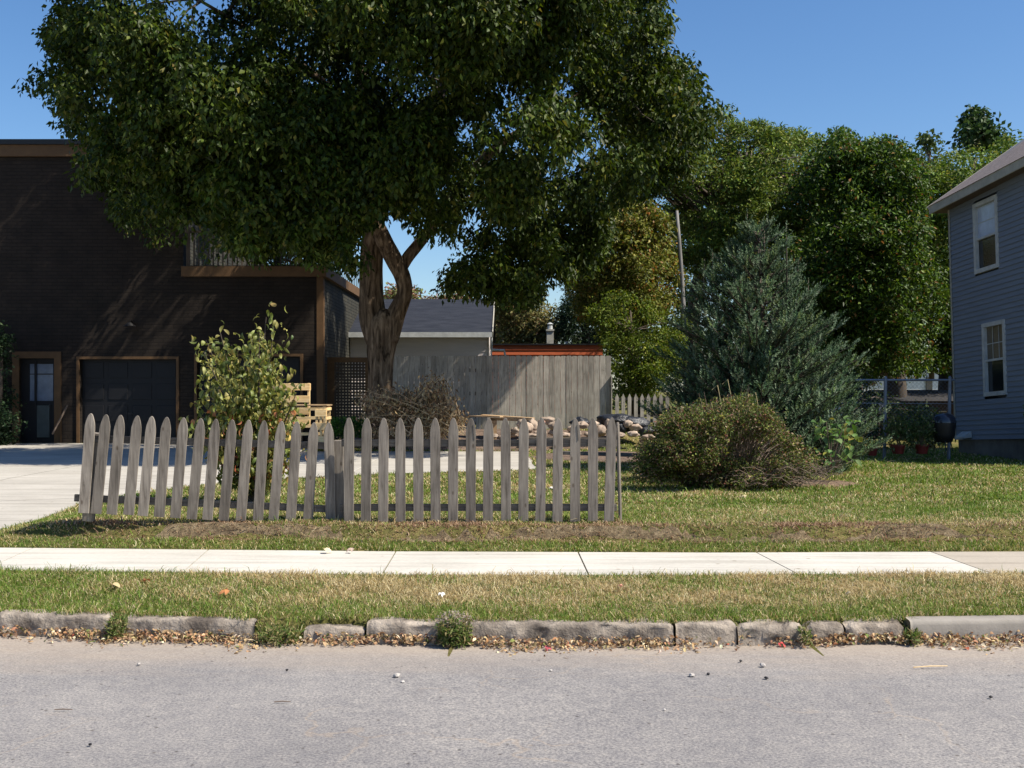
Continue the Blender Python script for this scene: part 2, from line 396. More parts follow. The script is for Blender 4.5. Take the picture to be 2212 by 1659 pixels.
# sidewalk: slabs cut by joints
SJ = [(-5.4,-5.75), (-3.83,-3.92), (-2.44,-2.52), (-.93,-.955), (.66,.735), (2.30,2.35), (3.80,3.83), (5.3,5.35), (7.0,7.05)]
def slab(xa0, xa1, xb0, xb1, mat, nm):
    # (near-left, far-left, near-right, far-right) x
    n = 10; mb = MB(); g_ = .006
    for i in range(n+1):
        t = i/n; xn = xa0+g_ + (xb0-xa0-2*g_)*t; xf = xa1+g_ + (xb1-xa1-2*g_)*t
        mb.v += [(xn, float(near_d(xn)), -.06), (xn, float(near_d(xn)), .0), (xf, float(far_d(xf)), .0), (xf, float(far_d(xf)), -.06)]
    for i in range(n):
        a = 4*i; mb.f += [[a,a+4,a+5,a+1],[a+1,a+5,a+6,a+2],[a+2,a+6,a+7,a+3]]
    mb.f += [[0,1,2,3],[4*n,4*n+3,4*n+2,4*n+1]]
    o = mb.build(nm, mat); o['kind'] = 'structure'; return o
edges = [(-9.3,-9.9),(-7.6,-8.0),(-5.95,-6.35)] 
tops = [  # (x far edge, x near edge) from the photograph's seams
    (450,1186,395,1236),(855,1190.5,825,1241),(1249,1195,1272,1243),(1634,1194,1724,1243),(2011,1192,2140,1240)]
SE = []
for fx_, fy_, nx_, ny_ in tops:
    xf = (fx_-CXP)/FX; xn = (nx_-CXP)/FX
    x1 = xf*9.3
    for _ in range(5): x1 = xf*float(far_d(x1))
    x0 = xn*8.2
    for _ in range(5): x0 = xn*float(near_d(x0))
    SE.append((x0, x1))
s0 = SE[0]; SE = [(s0[0]-1.53*k, s0[1]-1.53*k) for k in (4,3,2,1)] + SE + [(SE[-1][0]+1.5*k, SE[-1][1]+1.5*k) for k in (1,2,3)]
for i in range(len(SE)-1):
    a, b = SE[i], SE[i+1]
    slab(a[0], a[1], b[0], b[1], M['side_old'] if i >= 8 else M['side'], 'sidewalk')

# road
def road_mat():
    m, nt, b = newmat('old_asphalt'); v = coords(nt, 'World')
    n1 = noise(nt, v, .7, 5, .6); col = ramp(nt, n1, [(.3, (.196,.190,.192)), (.7, (.276,.265,.258))])
    n2 = noise(nt, v, 75, 4, .75); col = mixc(nt, 1, col, ramp(nt, n2, [(.34, (.52,.51,.54)), (.5, (1,1,1)), (.66, (1.5,1.45,1.36))]), 'MULTIPLY')
    n5 = noise(nt, v, 14, 5, .7); col = mixc(nt, 1, col, ramp(nt, n5, [(.3, (.80,.80,.83)), (.7, (1.13,1.11,1.08))]), 'MULTIPLY')
    # pale tar-sand filled cracks
    dv = node(nt, 'ShaderNodeVectorMath', operation='ADD'); nn = node(nt, 'ShaderNodeTexNoise'); nn.inputs['Scale'].default_value = 1.6; nn.inputs['Detail'].default_value = 6
    nt.links.new(v, nn.inputs['Vector']); nt.links.new(v, dv.inputs[0]); nt.links.new(nn.outputs['Color'], dv.inputs[1])
    vo = node(nt, 'ShaderNodeTexVoronoi', feature='DISTANCE_TO_EDGE'); vo.inputs['Scale'].default_value = .8; nt.links.new(dv.outputs[0], vo.inputs['Vector'])
    ck = ramp(nt, vo.outputs['Distance'], [(.003, (1,1,1)), (.010, (0,0,0))])
    gate = ramp(nt, noise(nt, v, .8, 3), [(.48, (0,0,0)), (.58, (1,1,1))])
    f = mixc(nt, 1, ck, gate, 'MULTIPLY'); bw = node(nt, 'ShaderNodeRGBToBW'); nt.links.new(f, bw.inputs[0])
    fm = node(nt, 'ShaderNodeMath', operation='MULTIPLY'); fm.inputs[1].default_value = .22; nt.links.new(bw.outputs[0], fm.inputs[0])
    col = mixc(nt, fm.outputs[0], col, (.46,.34,.22))
    # sand washed along the gutter
    sp = node(nt, 'ShaderNodeSeparateXYZ'); nt.links.new(v, sp.inputs[0])
    sn = noise(nt, coords(nt, 'World', (.6, 3, 1)), 1.6, 5, .65)
    ad = node(nt, 'ShaderNodeMath', operation='MULTIPLY_ADD'); ad.inputs[1].default_value = .9; nt.links.new(sn, ad.inputs[0]); nt.links.new(sp.outputs[1], ad.inputs[2])
    sf = ramp(nt, ad.outputs[0], [(0, (0,0,0)), (1, (0,0,0))]) 
    mr = node(nt, 'ShaderNodeMapRange'); mr.inputs[1].default_value = 6.35; mr.inputs[2].default_value = 7.05; mr.inputs[3].default_value = 0; mr.inputs[4].default_value = .5
    nt.links.new(ad.outputs[0], mr.inputs[0]); col = mixc(nt, mr.outputs[0], col, (.42,.335,.25))
    # dark specks
    v2 = node(nt, 'ShaderNodeTexVoronoi'); v2.inputs['Scale'].default_value = 9; nt.links.new(v, v2.inputs['Vector'])
    col = mixc(nt, .8, col, ramp(nt, v2.outputs['Distance'], [(.05, (.3,.27,.25)), (.10, (1,1,1))]), 'MULTIPLY')
    nt.links.new(col, b.inputs['Base Color']); b.inputs['Roughness'].default_value = .9; b.inputs['Specular IOR Level'].default_value = .25
    p = bump(nt, b, n2, .5, .006); return m
M['road'] = road_mat()
def rz(X, Y):
    return -.172 - .015*sm(6.0, 7.0, Y) + .004*wob(X, Y, .6) + .05*(1 - sm(-4, 6.4, Y))*.0
rx = np.concatenate([[-700,-100,-40,-20], np.arange(-12, 12.01, .3), [20,40,100,700]])
ry = np.concatenate([[-12,-6, 0, 2], np.arange(3, 6.5, .25)])
X, Y = np.meshgrid(rx, ry); 
V = np.stack([X, Y, rz(X, Y)], -1); last = np.stack([rx, kerb_d(rx)+.08, np.full_like(rx, -.19)], -1)[None]
V = np.concatenate([V, last]); n, mm_ = V.shape[:2]; i = np.arange(n*mm_).reshape(n, mm_)
F = np.stack([i[:-1,:-1], i[:-1,1:], i[1:,1:], i[1:,:-1]], -1).reshape(-1, 4)
o = link_mesh('road', np_mesh('road', V.reshape(-1,3), F), M['road'], smooth=True); o['kind'] = 'structure'

# ------------------------------------------------------------------ kerb stones
def kerb_stone(px0, px1, label, top=-.038, mat=None, rough=.022, drop=0.0, seed=0, back=.0):
    x0 = (px0-CXP)/FX*float(kerb_d((px0-CXP)/FX*6.8)); x1 = (px1-CXP)/FX*float(kerb_d((px1-CXP)/FX*6.8))
    nL = max(8, int((x1-x0)/.02)); prof = [(.005,-.24),(-.004,-.17),(.0,-.12),(.003,-.08),(.006,-.030),(.012,-.008),(.03,.0),(.09,.003),(.135,.0),(.15,-.02),(.15,-.24)]
    V = []; F = []
    for i in range(nL+1):
        t = i/nL; x = x0 + (x1-x0)*t; endf = min(t, 1-t)*(x1-x0)
        for j, (dy, dz) in enumerate(prof):
            nz = mnoise.noise(Vector((x*3.1+seed*7, j*.9, seed))) ; n2 = mnoise.noise(Vector((x*11+seed, j*1.7, seed*3))) - 1.1*max(0, mnoise.noise(Vector((x*19+j*.6, j*1.1, seed*5)))-.12)
            fall = max(0, 1-endf/.025)*rough*.7
            chip = max(0, abs(mnoise.noise(Vector((x*6.3, j*.55+seed, seed*2.))))-.16)*1.6 + .35*abs(mnoise.noise(Vector((x*27., j*1.9, seed))))
            y = float(kerb_d(x)) + dy + back + (nz*.5+n2*.45+chip)*rough*(1 if j < 8 else .3) + fall*.6
            z = top - .020 + dz + (nz*.5+n2*.3)*rough*(1 if 3 < j < 9 else .3) - (fall if j > 2 else 0) - drop*t*0
            V.append((x, y, z))
    m = len(prof)
    for i in range(nL):
        for j in range(m-1): a = i*m+j; F.append((a, a+m, a+m+1, a+1))
    me = bpy.data.meshes.new('kerb_stone'); me.from_pydata(V, [], F + [tuple(range(m))[::-1], tuple(range(nL*m, nL*m+m))]); 
    c = Vector(((x0+x1)/2, float(kerb_d((x0+x1)/2))+.07, -.18))
    o = link_mesh('kerb_stone', me, mat or M['kerb'], loc=c, smooth=True)
    tag(o, label, 'kerbstone', 'worn kerb stones along the road')
    return o
kerb_stone(-560, -20, 'weathered kerb stone running out of the frame beyond the left edge', seed=11)
kerb_stone(-16, 232, 'leftmost weathered kerb stone, its right end sloping into weeds', seed=1, top=-.03)
kerb_stone(266, 548, 'long grey kerb stone with dark blotches and square left end', seed=2, top=-.04, rough=.014)
kerb_stone(655, 786, 'short sunken kerb stone just left of the highest chipped one', seed=3, top=-.075)
kerb_stone(791, 965, 'chunky chipped kerb stone directly left of the weed clump', seed=4, top=-.035, rough=.026)
kerb_stone(1000, 1456, 'longest kerb stone, tan and chipped, right of the weed clump', seed=5, top=-.035, rough=.026)
kerb_stone(1461, 1592, 'rounded tan kerb stone right of the dark open crack', seed=6, top=-.033, rough=.02)
kerb_stone(1597, 1738, 'broken dark kerb stone with a crumbled face and cracks', seed=7, top=-.045, rough=.045)
kerb_stone(1743, 1826, 'small flaking kerb stone between two cracks', seed=8, top=-.045, rough=.035)
kerb_stone(1830, 1955, 'crumbling kerb stone ending at the smooth concrete kerb', seed=9, top=-.045, rough=.032)
o = kerb_stone(1968, 2900, 'smooth pale cast concrete kerb at the right end of the row', seed=10, top=-.032, rough=.004, mat=M['kerb_new'])

# ------------------------------------------------------------------ picket fence in front
PROF = [(0,.005),(.008,.0135),(.022,.021),(.045,.029),(.075,.037),(.105,.0425),(.14,.0445)]
def picket_mesh(h, wd=1.0, split=0.0):
    out = []
    for dz, hw in PROF: out.append((hw*wd, h-dz))
    out.append((.0445*wd, 0)); 
    left = [(-x, z) for x, z in out][::-1]
    return out, left
def picket(parent, top, bot, th=.019, wd=1.0, mat=None, turn=0.0, name='picket', split=False):
    top = Vector(top); bot = Vector(bot); zax = (top-bot); h = zax.length; zax.normalize()
    xax = Vector((math.cos(turn), math.sin(turn), 0)); xax = (xax - zax*xax.dot(zax)).normalized(); yax = zax.cross(xax)
    r, l = picket_mesh(h, wd); outline = r + l
    mb = MB(); warp = random.uniform(-.004, .004); k = random.uniform(-.003,.003)
    b = len(mb.v); n = len(outline)
    for sgn in (-1, 1):
        for x, z in outline:
            p = bot + xax*(x + warp*math.sin(z*3) + random.uniform(-.0012,.0012)) + zax*(z + random.uniform(-.001,.001)) + yax*(sgn*th/2 + k*z)
            mb.v.append(tuple(p))
    mb.f.append(list(range(n))); mb.f.append(list(range(n, 2*n))[::-1])
    for i in range(n): j = (i+1)%n; mb.f.append([i, n+i, n+j, j])
    o = mb.build(name, mat or M['picket'], parent, bevel=.0018)
    if split:
        s2 = MB(); c = bot.lerp(top, .86) - yax*0.0105 if yax.y > 0 else bot.lerp(top, .86) + yax*.0105
        s2.bar(c - zax*.07 + xax*.028, c + zax*.07 + xax*.018, .006, .002, up=yax)
        s2.build('crack', M['black'], o)
    return o
Z = .3472
Ltx = [567,660,753,855,945,1040,1145,1250,1345,1445,1548,1645,1753,1850,1955,2045]
Lty = [222,228,232,236,240,244,248,252,256,260,262,266,270,272,278,278]
Lbx = [520,597,695,800,888,990,1090,1192,1290,1390,1497,1605,1700,1808,1915,2057]
Lby = [842,846,850,853,860,866,872,880,884,888,890,892,894,896,900,904]
fl = thing('picket_fence', PD(450, 1112, 9.9), 'leaning left section of the weathered grey picket fence, pickets tilting right', 'fence', 'sections of the low picket fence')
for i in range(16):
    d = 9.72 + .33*i/15
    picket(fl, PD(Ltx[i]*Z, 816+Lty[i]*Z, d-.03), PD(Lbx[i]*Z, 816+Lby[i]*Z, d), turn=.10)
def rail(parent, a, b, hgt=.062, th=.038):
    a = Vector(a); b = Vector(b); return MB().bar(a, b, hgt, th).build('rail', M['rail'], parent, bevel=.002)
dz = Vector((0, .034, 0))
rail(fl, PD(178, 948, 9.72)+dz, PD(733, 964, 10.05)+dz)
rail(fl, PD(158, 1076, 9.74)+dz, PD(728, 1101, 10.07)+dz)
def post(parent, top, bot, s=.088, cap=True):
    top = Vector(top); bot = Vector(bot); d = (top-bot).normalized(); x = Vector((1,0,0)); x = (x-d*x.dot(d)).normalized(); y = d.cross(x)
    mb = MB().obox((top+bot)/2, x, y, d, s/2, s/2, (top-bot).length/2)
    return mb.build('post', M['picket'], parent, bevel=.004)
post(fl, PD(208, 935, 9.83), PD(191, 1125, 9.86))
fr = thing('picket_fence', PD(1040, 1122, 9.93), 'upright right section of the weathered grey picket fence, pickets standing straight', 'fence', 'sections of the low picket fence')
Rtx = [235,347,452,555,667,773,885,995,1107,1207,1325,1435,1537,1642,1752,1873]
Rbx = [235,340,447,557,668,775,882,993,1100,1213,1320,1425,1532,1642,1752,1853]
Rty = [110,112,112,113,112,112,111,113,112,112,112,111,112,114,113,110]
for i in range(16):
    picket(fr, PD(672+Rtx[i]*Z, 864+Rty[i]*Z, 9.93), PD(672+Rbx[i]*Z, 864+(762 if i == 0 else 757)*Z, 9.93), split=(i in (7, 13)))
rail(fr, PD(738, 957, 9.965), PD(1332, 957, 9.965)); rail(fr, PD(735, 1096, 9.965), PD(1332, 1096, 9.965))
post(fr, PD(733, 951, 10.10), PD(733, 1135, 10.12))
picket(fr, PD(1334, 912, 10.0), PD(1340, 1128, 10.02), turn=R(76), name='end_board')

# ------------------------------------------------------------------ brown building
FB = 26.5
def bx(px, d=FB): return (px - CXP)/FX*d
def bz(py, d=FB): return EYE - (py - HOR)/FX*d
G0 = .02
bld = thing('house', (bx(200), FB, G0), 'dark brick two storey building with tan trim behind the left driveway', 'building')
xl, xm, xr = -24.0, bx(396), bx(697)
ztop = bz(309); zdeck = bz(588)
def wall_with_holes(mb, x0, x1, y0, y1, z0, z1, holes):
    """boxes round rectangular holes (x0,x1,z1) that reach the ground"""
    x = x0
    for hx0, hx1, hz in sorted(holes):
        mb.box(x, hx0, y0, y1, z0, z1); mb.box(hx0, hx1, y0, y1, hz, z1); x = hx1
    mb.box(x, x1, y0, y1, z0, z1)
h_door = (bx(42), bx(118), bz(774)); h_g1 = (bx(172), bx(381), bz(776)); h_g2 = (bx(426), bx(649), bz(770))
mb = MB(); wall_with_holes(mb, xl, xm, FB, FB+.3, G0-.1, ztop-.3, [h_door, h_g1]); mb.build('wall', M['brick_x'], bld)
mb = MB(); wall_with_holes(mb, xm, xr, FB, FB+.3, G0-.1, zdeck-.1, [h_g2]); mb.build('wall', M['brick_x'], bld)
MB().box(xr-.3, xr-.001, FB+.3, FB+9, G0-.1, zdeck-.1).build('wall', M['brick_y'], bld)
MB().box(xm-.3, xm-.001, FB+.3, FB+9, zdeck, ztop-.3).build('wall', M['brick_y'], bld)
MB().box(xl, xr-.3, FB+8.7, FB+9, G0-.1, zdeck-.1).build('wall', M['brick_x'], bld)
MB().box(xl, xm+.12, FB-.16, FB+9.3, ztop-.06, ztop+.06).build('roof', M['black'], bld)
MB().box(xl, xm+.06, FB-.10, FB-.002, ztop-.33, ztop-.062).build('fascia', M['trim'], bld)
MB().box(xm, xr-.003, FB+.02, FB+9, zdeck-.098, zdeck+.06).build('deck', M['darktwig'], bld)
fa = MB().box(xm-.02, xr+.10, FB-.11, FB-.003, zdeck-.11, zdeck+.13); fa.box(xr+.003, xr+.10, FB-.003, FB+9, zdeck-.11, zdeck+.13); fa.build('fascia', M['trim'], bld)
MB().box(xr-.14, xr+.014, FB-.02, FB-.002, G0-.1, zdeck-.112).build('corner_trim', M['trim'], bld)
MB().box(xr+.001, xr+.022, FB-.002, FB+.16, G0-.1, zdeck-.112).build('corner_trim', M['trim'], bld)
def opening(nm, hole, tw, extra=None):
    x0, x1, z1 = hole; o = MB()
    o.box(x0-tw, x0-.001, FB-.035, FB-.002, G0-.05, z1+tw); o.box(x1+.001, x1+tw, FB-.035, FB-.002, G0-.05, z1+tw); o.box(x0, x1, FB-.035, FB-.002, z1+.001, z1+tw)
    return o
def garage_door(hole, rows=4, label=None, stile=False):
    x0, x1, z1 = hole
    mb = MB(); mb.box(x0, x1, FB+.16, FB+.2, G0-.05, z1)
    h = (z1-G0)/rows
    for r_ in range(rows):
        for c in range(4):
            w_ = (x1-x0)/4; mb.box(x0+c*w_+.06, x0+(c+1)*w_-.06, FB+.145, FB+.161, G0+r_*h+.07, G0+(r_+1)*h-.07)
    d = mb.build('garage_door', M['gdoor'], bld, bevel=.004)
    if label: d['label'] = label
    fr_ = opening('door_frame', hole, .065)
    if stile: fr_.box(bx(580), bx(586), FB+.05, FB+.12, G0, z1)
    fr_.build('door_frame', M['trim'], d)
    MB().box(x0+(x1-x0)*.48, x0+(x1-x0)*.53, FB+.12, FB+.144, G0+.75, G0+.79).build('handle', M['black'], d)
garage_door(h_g1, label='closed black garage door'); garage_door(h_g2, label='dark garage door half hidden by the leafy shrub', stile=True)
# entry door
x0, x1, z1 = h_door; dd = MB()
gl = (bx(60), bx(111), bz(866), bz(786))
dd.box(x0, gl[0], FB+.1, FB+.15, G0-.05, z1); dd.box(gl[1], x1, FB+.1, FB+.15, G0-.05, z1); dd.box(gl[0], gl[1], FB+.1, FB+.15, gl[3], z1); dd.box(gl[0], gl[1], FB+.1, FB+.15, G0-.05, gl[2])
door = dd.build('door', M['gdoor'], bld)
opening('door_frame', h_door, .16).build('door_frame', M['trim'], door)
pane = MB().box(gl[0], gl[1], FB+.12, FB+.13, gl[2], gl[3]).build('pane', mat_simple('door_glass', (.13,.17,.25), .2, .6), door)
mt = MB().box(bx(71), bx(76), FB+.08, FB+.099, G0, z1); mt.box(gl[0], gl[1], FB+.105, FB+.118, bz(809), bz(807)); mt.build('mullion', M['gdoor'], door)
MB().box(bx(77), bx(104), FB+.07, FB+.098, bz(945), bz(876)).build('kick_panel', mat_simple('grey_panel', (.06,.075,.075), .5), door)
MB().tube([(bx(106), FB+.06, bz(880)), (bx(106), FB+.06, bz(874))], [.025,.025], 8).build('handle', M['black'], door)
# barn light on the wall
wl = MB().tube([(bx(286), FB-.002, bz(697)), (bx(286), FB-.12, bz(694)), (bx(286), FB-.2, bz(699))], [.02,.02,.02], 8)
wl.tube([(bx(286), FB-.2, bz(697)), (bx(286), FB-.2, bz(701)), (bx(286), FB-.2, bz(706))], [.04, .09, .15], 12); wl.build('wall_lamp', M['black'], bld)
# lattice gate beside it
lat = thing('lattice_panel', (bx(745), FB+.2, .2), 'brown framed lattice panel between the brick corner and the tree trunk', 'lattice')
LY = FB+.55; lx0, lx1, lz1 = bx(697, LY)+.12, bx(800, LY), bz(772, LY); lz0 = .15
fm_ = MB(); fm_.box(lx0, lx0+.17, LY-.05, LY, lz0, lz1-.121); fm_.box(lx0, lx1, LY-.05, LY, lz1-.12, lz1); fm_.box(lx1-.12, lx1, LY-.05, LY, lz0, lz1-.121); fm_.build('frame', M['trim'], lat)
ls = MB(); sp_ = .075
nxl = int((lx1-lx0-.3)/sp_); nzl = int((lz1-lz0-.12)/sp_)
for i in range(nxl+1): ls.box(lx0+.17+i*sp_, lx0+.17+i*sp_+.045, LY-.03, LY-.022, lz0, lz1-.12)
for i in range(nzl+1): ls.box(lx0+.17, lx1-.12, LY-.021, LY-.013, lz0+i*sp_, lz0+i*sp_+.045)
ls.build('slats', M['darktwig'], lat)
# deck railing
rl = thing('deck_railing', (bx(560), FB+.1, zdeck), 'dark slatted railing round the roof deck over the garage', 'railing')
rb = MB(); rb.box(xm+.05, xr-.02, FB+.06, FB+.12, zdeck+.95, zdeck+1.0); rb.box(xm+.05, xr-.02, FB+.07, FB+.11, zdeck+.12, zdeck+.17)
rb.box(xr-.08, xr-.02, FB+.121, FB+8.5, zdeck+.95, zdeck+1.0); rb.box(xr-.07, xr-.03, FB+.121, FB+8.5, zdeck+.12, zdeck+.17); rb.build('rail', M['darktwig'], rl)
x = xm+.1; k = 0
while x < xr-.1:
    MB().box(x, x+.03, FB+.075, FB+.105, zdeck+.171, zdeck+.949).build('baluster', M['darktwig'], rl); x += .115
bb = MB()
for j in range(24): bb.box(xr-.060, xr-.040, FB+.3+j*.34, FB+.32+j*.34, zdeck+.171, zdeck+.949)
bb.build('side_balusters', M['darktwig'], rl)
for x in (xm+.06, (xm+xr)/2, xr-.12): MB().box(x, x+.09, FB+.02, FB+.055, zdeck+.131, zdeck+1.08).build('post', M['darktwig'], rl)

# leaning timber beside the door
o = MB().bar(PD(113, 938, FB-.35), PD(146, 875, FB-.08), .035, .03).build('timber', M['twig'], loc=PD(113, 940, FB-.35)); tag(o, 'thin timber leaning on the dark brick wall beside the glass door', 'timber')

# ------------------------------------------------------------------ privacy fence
pf = thing('privacy_fence', PD(1090, 918, 27), 'tall weathered grey board fence behind the rock heap, left part in shade', 'fence')
px = 846; i = 0; dF = 27.0
random.seed(3)
while px < 1318:
    wpx = 12.15 + random.uniform(-.25, .25); x0 = bx(px, dF); x1 = bx(px+wpx, dF) - (.004 if px > 1060 else random.choice([.004, .006, .02, .006]))
    zt = bz(768.5 + random.uniform(-.5, .5), dF); zb = bz(918 + (px-846)*.0, dF) - .25; c = .022
    yy = dF + random.uniform(-.006, .006)
    MB().prism([(x0, zb), (x1, zb), (x1, zt-c), (x1-c, zt), (x0+c, zt), (x0, zt-c)], yy, yy+.018).build('board', M['board'], pf)
    px += wpx; i += 1
for z in (bz(800, dF), bz(850, dF), bz(900, dF)):
    MB().box(bx(846, dF), bx(1318, dF), dF+.03, dF+.07, z-.045, z+.045).build('rail', M['rail'], pf)
for p_ in (850, 1085, 1312): MB().box(bx(p_, dF), bx(p_, dF)+.09, dF+.071, dF+.16, -.1, bz(772, dF)).build('post', M['rail'], pf)
# short return board at the right end
MB().box(bx(1320, dF), bx(1320, dF)+.02, dF-.09, dF+.0, bz(935, dF)-.1, bz(812, dF)).build('end_board', M['board'], pf)
# low picket fence further right
lf = thing('garden_fence', PD(1370, 905, 26.6), 'short low picket fence in shade right of the tall board fence', 'fence')
for k in range(9):
    p0 = 1329 + k*13.6
    x0 = bx(p0, 26.6); w2 = .085
    z0_ = bz(912, 26.6)-.2; z1_ = bz(850, 26.6)
    MB().prism([(x0, z0_), (x0+w2, z0_), (x0+w2, z1_-.1), (x0+w2*.5, z1_), (x0, z1_-.1)], 26.6, 26.62).build('picket', M['board'], lf)
for z in (bz(862, 26.6), bz(898, 26.6)): MB().box(bx(1325, 26.6), bx(1448, 26.6), 26.63, 26.66, z-.03, z+.03).build('rail', M['rail'], lf)

# ------------------------------------------------------------------ grey garage behind
gar = thing('garage', PD(950, 850, 33), 'pale grey clapboard garage with dark shingle roof behind the board fence', 'garage')
ge = 31.0; gr = 34.2; gx0, gx1 = bx(700, ge), bx(1054, ge); ze = bz(712, ge); zr = bz(646, gr)
sd = MB()
for k in range(int((ze-.1)/.11)+1):
    z = .0 + k*.11
    if z+.11 > ze: break
    b = len(sd.v); sd.v += [(gx0, ge-.018, z), (gx1, ge-.018, z), (gx1, ge, z+.11), (gx0, ge, z+.11), (gx0, ge, z), (gx1, ge, z)]
    sd.f += [[b,b+1,b+2,b+3],[b,b+4,b+5,b+1]]
sd.box(gx0, gx1, ge+.02, ge+.1, 0, ze); sd.build('wall', M['greysiding'], gar)
go = MB().prism([(ge+.1, 0), (2*gr-ge, 0), (2*gr-ge, ze), (gr, zr-.12), (ge+.1, ze)], gx1-.1, gx1).build('gable_wall', M['greysiding'], gar)
# prism extrudes along y with (x,z) outline: rebuild rotated
me = go.data
a = np.empty(len(me.vertices)*3, 'f'); me.vertices.foreach_get('co', a); a = a.reshape(-1,3) + np.array(gar.location, 'f')
a = a[:, [1,0,2]] - np.array(gar.location, 'f'); me.vertices.foreach_set('co', a.ravel())
rf = MB(); sl_ = (zr-ze)/(gr-ge); ov = .28
b = len(rf.v); rf.v += [(gx0, ge-ov, ze-ov*sl_), (gx1+.12, ge-ov, ze-ov*sl_), (gx1+.12, gr, zr), (gx0, gr, zr), (gx0, ge-ov, ze-ov*sl_-.06), (gx1+.12, ge-ov, ze-ov*sl_-.06), (gx1+.12, gr, zr-.06), (gx0, gr, zr-.06),
     (gx1+.12, 2*gr-ge+ov, ze-ov*sl_), (gx0, 2*gr-ge+ov, ze-ov*sl_)]
rf.f += [[0,1,2,3],[4,7,6,5],[0,4,5,1],[1,5,6,2],[3,2,8,9],[0,3,7,4]]
rf.build('roof', M['darkshingle'], gar)
MB().box(gx0, gx1+.12, ge-ov-.03, ge-ov-.003, ze-ov*sl_-.13, ze-ov*sl_+.01).build('gutter', M['white'], gar)
rk = MB().bar((gx1+.135, ge-ov, ze-ov*sl_-.05), (gx1+.135, gr, zr-.05), .16, .025); rk.build('rake_board', M['cream'], gar)
MB().box(gx1+.001, gx1+.03, ge-.03, ge+.12, 0, ze-.05).build('corner_board', M['cream'], gar)
dsx = bx(1066, ge); dp = MB().tube([(gx1+.10, ge-.2, ze-.15), (gx1+.10, ge-.12, ze-.55), (gx1+.10, ge-.1, bz(756, ge)), (dsx+.3, ge-.1, bz(757, ge)), (dsx+.34, ge-.1, bz(775, ge)), (dsx+.34, ge-.1, .3)], [.035]*6, 8); dp.build('downspout', M['white'], gar)

# ------------------------------------------------------------------ orange building
dO = 44.0
ob = thing('house', PD(1180, 850, dO), 'low orange lap sided building with flat dark roof beyond the board fence', 'building')
ox0, ox1, oz = bx(1062, dO), bx(1302, dO), bz(744, dO)
sd = MB(); k = 0; z = oz - .035
while z > 0:
    b = len(sd.v); sd.v += [(ox0, dO-.035, z-.19), (ox1, dO-.035, z-.19), (ox1, dO, z), (ox0, dO, z), (ox0, dO, z-.19), (ox1, dO, z-.19)]; sd.f += [[b,b+1,b+2,b+3],[b,b+4,b+5,b+1]]; z -= .19
sd.box(ox0, ox1, dO+.02, dO+8, 0, oz-.035); sd.build('wall', M['orange'], ob)
MB().box(ox0-.35, ox1+.3, dO-.08, dO+8.3, oz-.03, oz+.03).build('roof', M['black'], ob)
ch = MB().box(bx(1183,dO), bx(1198,dO), dO+1, dO+1.3, oz+.03, bz(712,dO)); ch.box(bx(1181.5,dO), bx(1199.5,dO), dO+.96, dO+1.34, bz(712,dO)+.001, bz(708,dO)); ch = ch.build('chimney', M['cream'], ob)
MB().tube([(bx(1190.5,dO), dO+1.15, bz(708,dO)), (bx(1190.5,dO), dO+1.15, bz(700,dO))], [.1,.1], 10).tube([(bx(1190.5,dO), dO+1.15, bz(699,dO)), (bx(1190.5,dO), dO+1.15, bz(696,dO)), (bx(1190.5,dO), dO+1.15, bz(693,dO))], [.09,.13,.03], 10).build('flue', M['white'], ch)
MB().tube([(bx(1226,dO), dO+1, oz+.03), (bx(1226,dO), dO+1, bz(738,dO)), (bx(1226,dO), dO+1, bz(735,dO))], [.05,.05,.08], 8).build('vent_pipe', M['white'], ob)
MB().box(bx(1100,dO), bx(1136,dO), dO+3, dO+4, oz+.03, bz(736,dO)-.0).build('roof_unit', M['galv'], ob)

# ------------------------------------------------------------------ blue house on the right
BD = 24.0; BCX = (2067-CXP)/FX*BD
bh = thing('house', (BCX, BD, -.05), 'blue grey clapboard two storey house with white framed windows at the right edge', 'building')
th = math.atan((960-1106)/FX)     # wall direction
u = Vector((-math.sin(th), -math.cos(th), 0))       # along the wall toward the camera
u = Vector((math.tan(R(4.0)), -1, 0)).normalized()
nrm = Vector((-u.y, u.x, 0)); nrm = -nrm if nrm.x > 0 else nrm     # outward (left)
roll = .030
u = (u + Vector((0,0,.052))).normalized(); up = Vector((-roll, 0, 1)).normalized()
zfl = -.05; zsd = 1.35-(950-HOR)/FX*BD; zev = 1.35-(456-HOR)/FX*BD
O = Vector((BCX, BD, 0))
LEN = 5.2
def W(t, z, out=0.0): return O + u*t + up*z + nrm*out
def tw_of(px):
    a = (px-CXP)/FX   # x/y = a ; O.x+u.x t = a (O.y+u.y t)
    return (a*O.y - O.x)/(u.x - a*u.y)
sd = MB(); row = .102; z = zsd
win = [(tw_of(2121), tw_of(2172), 432, 598), (tw_of(2133), tw_of(2181), 697, 866)]
def zw(px_t, py): # height on the wall at t for image y
    p = O + u*px_t; d = p.y; return 1.35-(py-HOR)/FX*d
W1 = (win[0][0], win[0][1], zw(win[0][0], 612), zw(win[0][0], 468)); W2 = (win[1][0], win[1][1], zw(win[1][0], 868), zw(win[1][0], 710))
W1 = (tw_of(2119.5), tw_of(2172), zw(tw_of(2119.5), 599), zw(tw_of(2119.5), 448)); W2 = (tw_of(2131.5), tw_of(2181), zw(tw_of(2131.5), 864), zw(tw_of(2131.5), 707))
sd2 = MB()
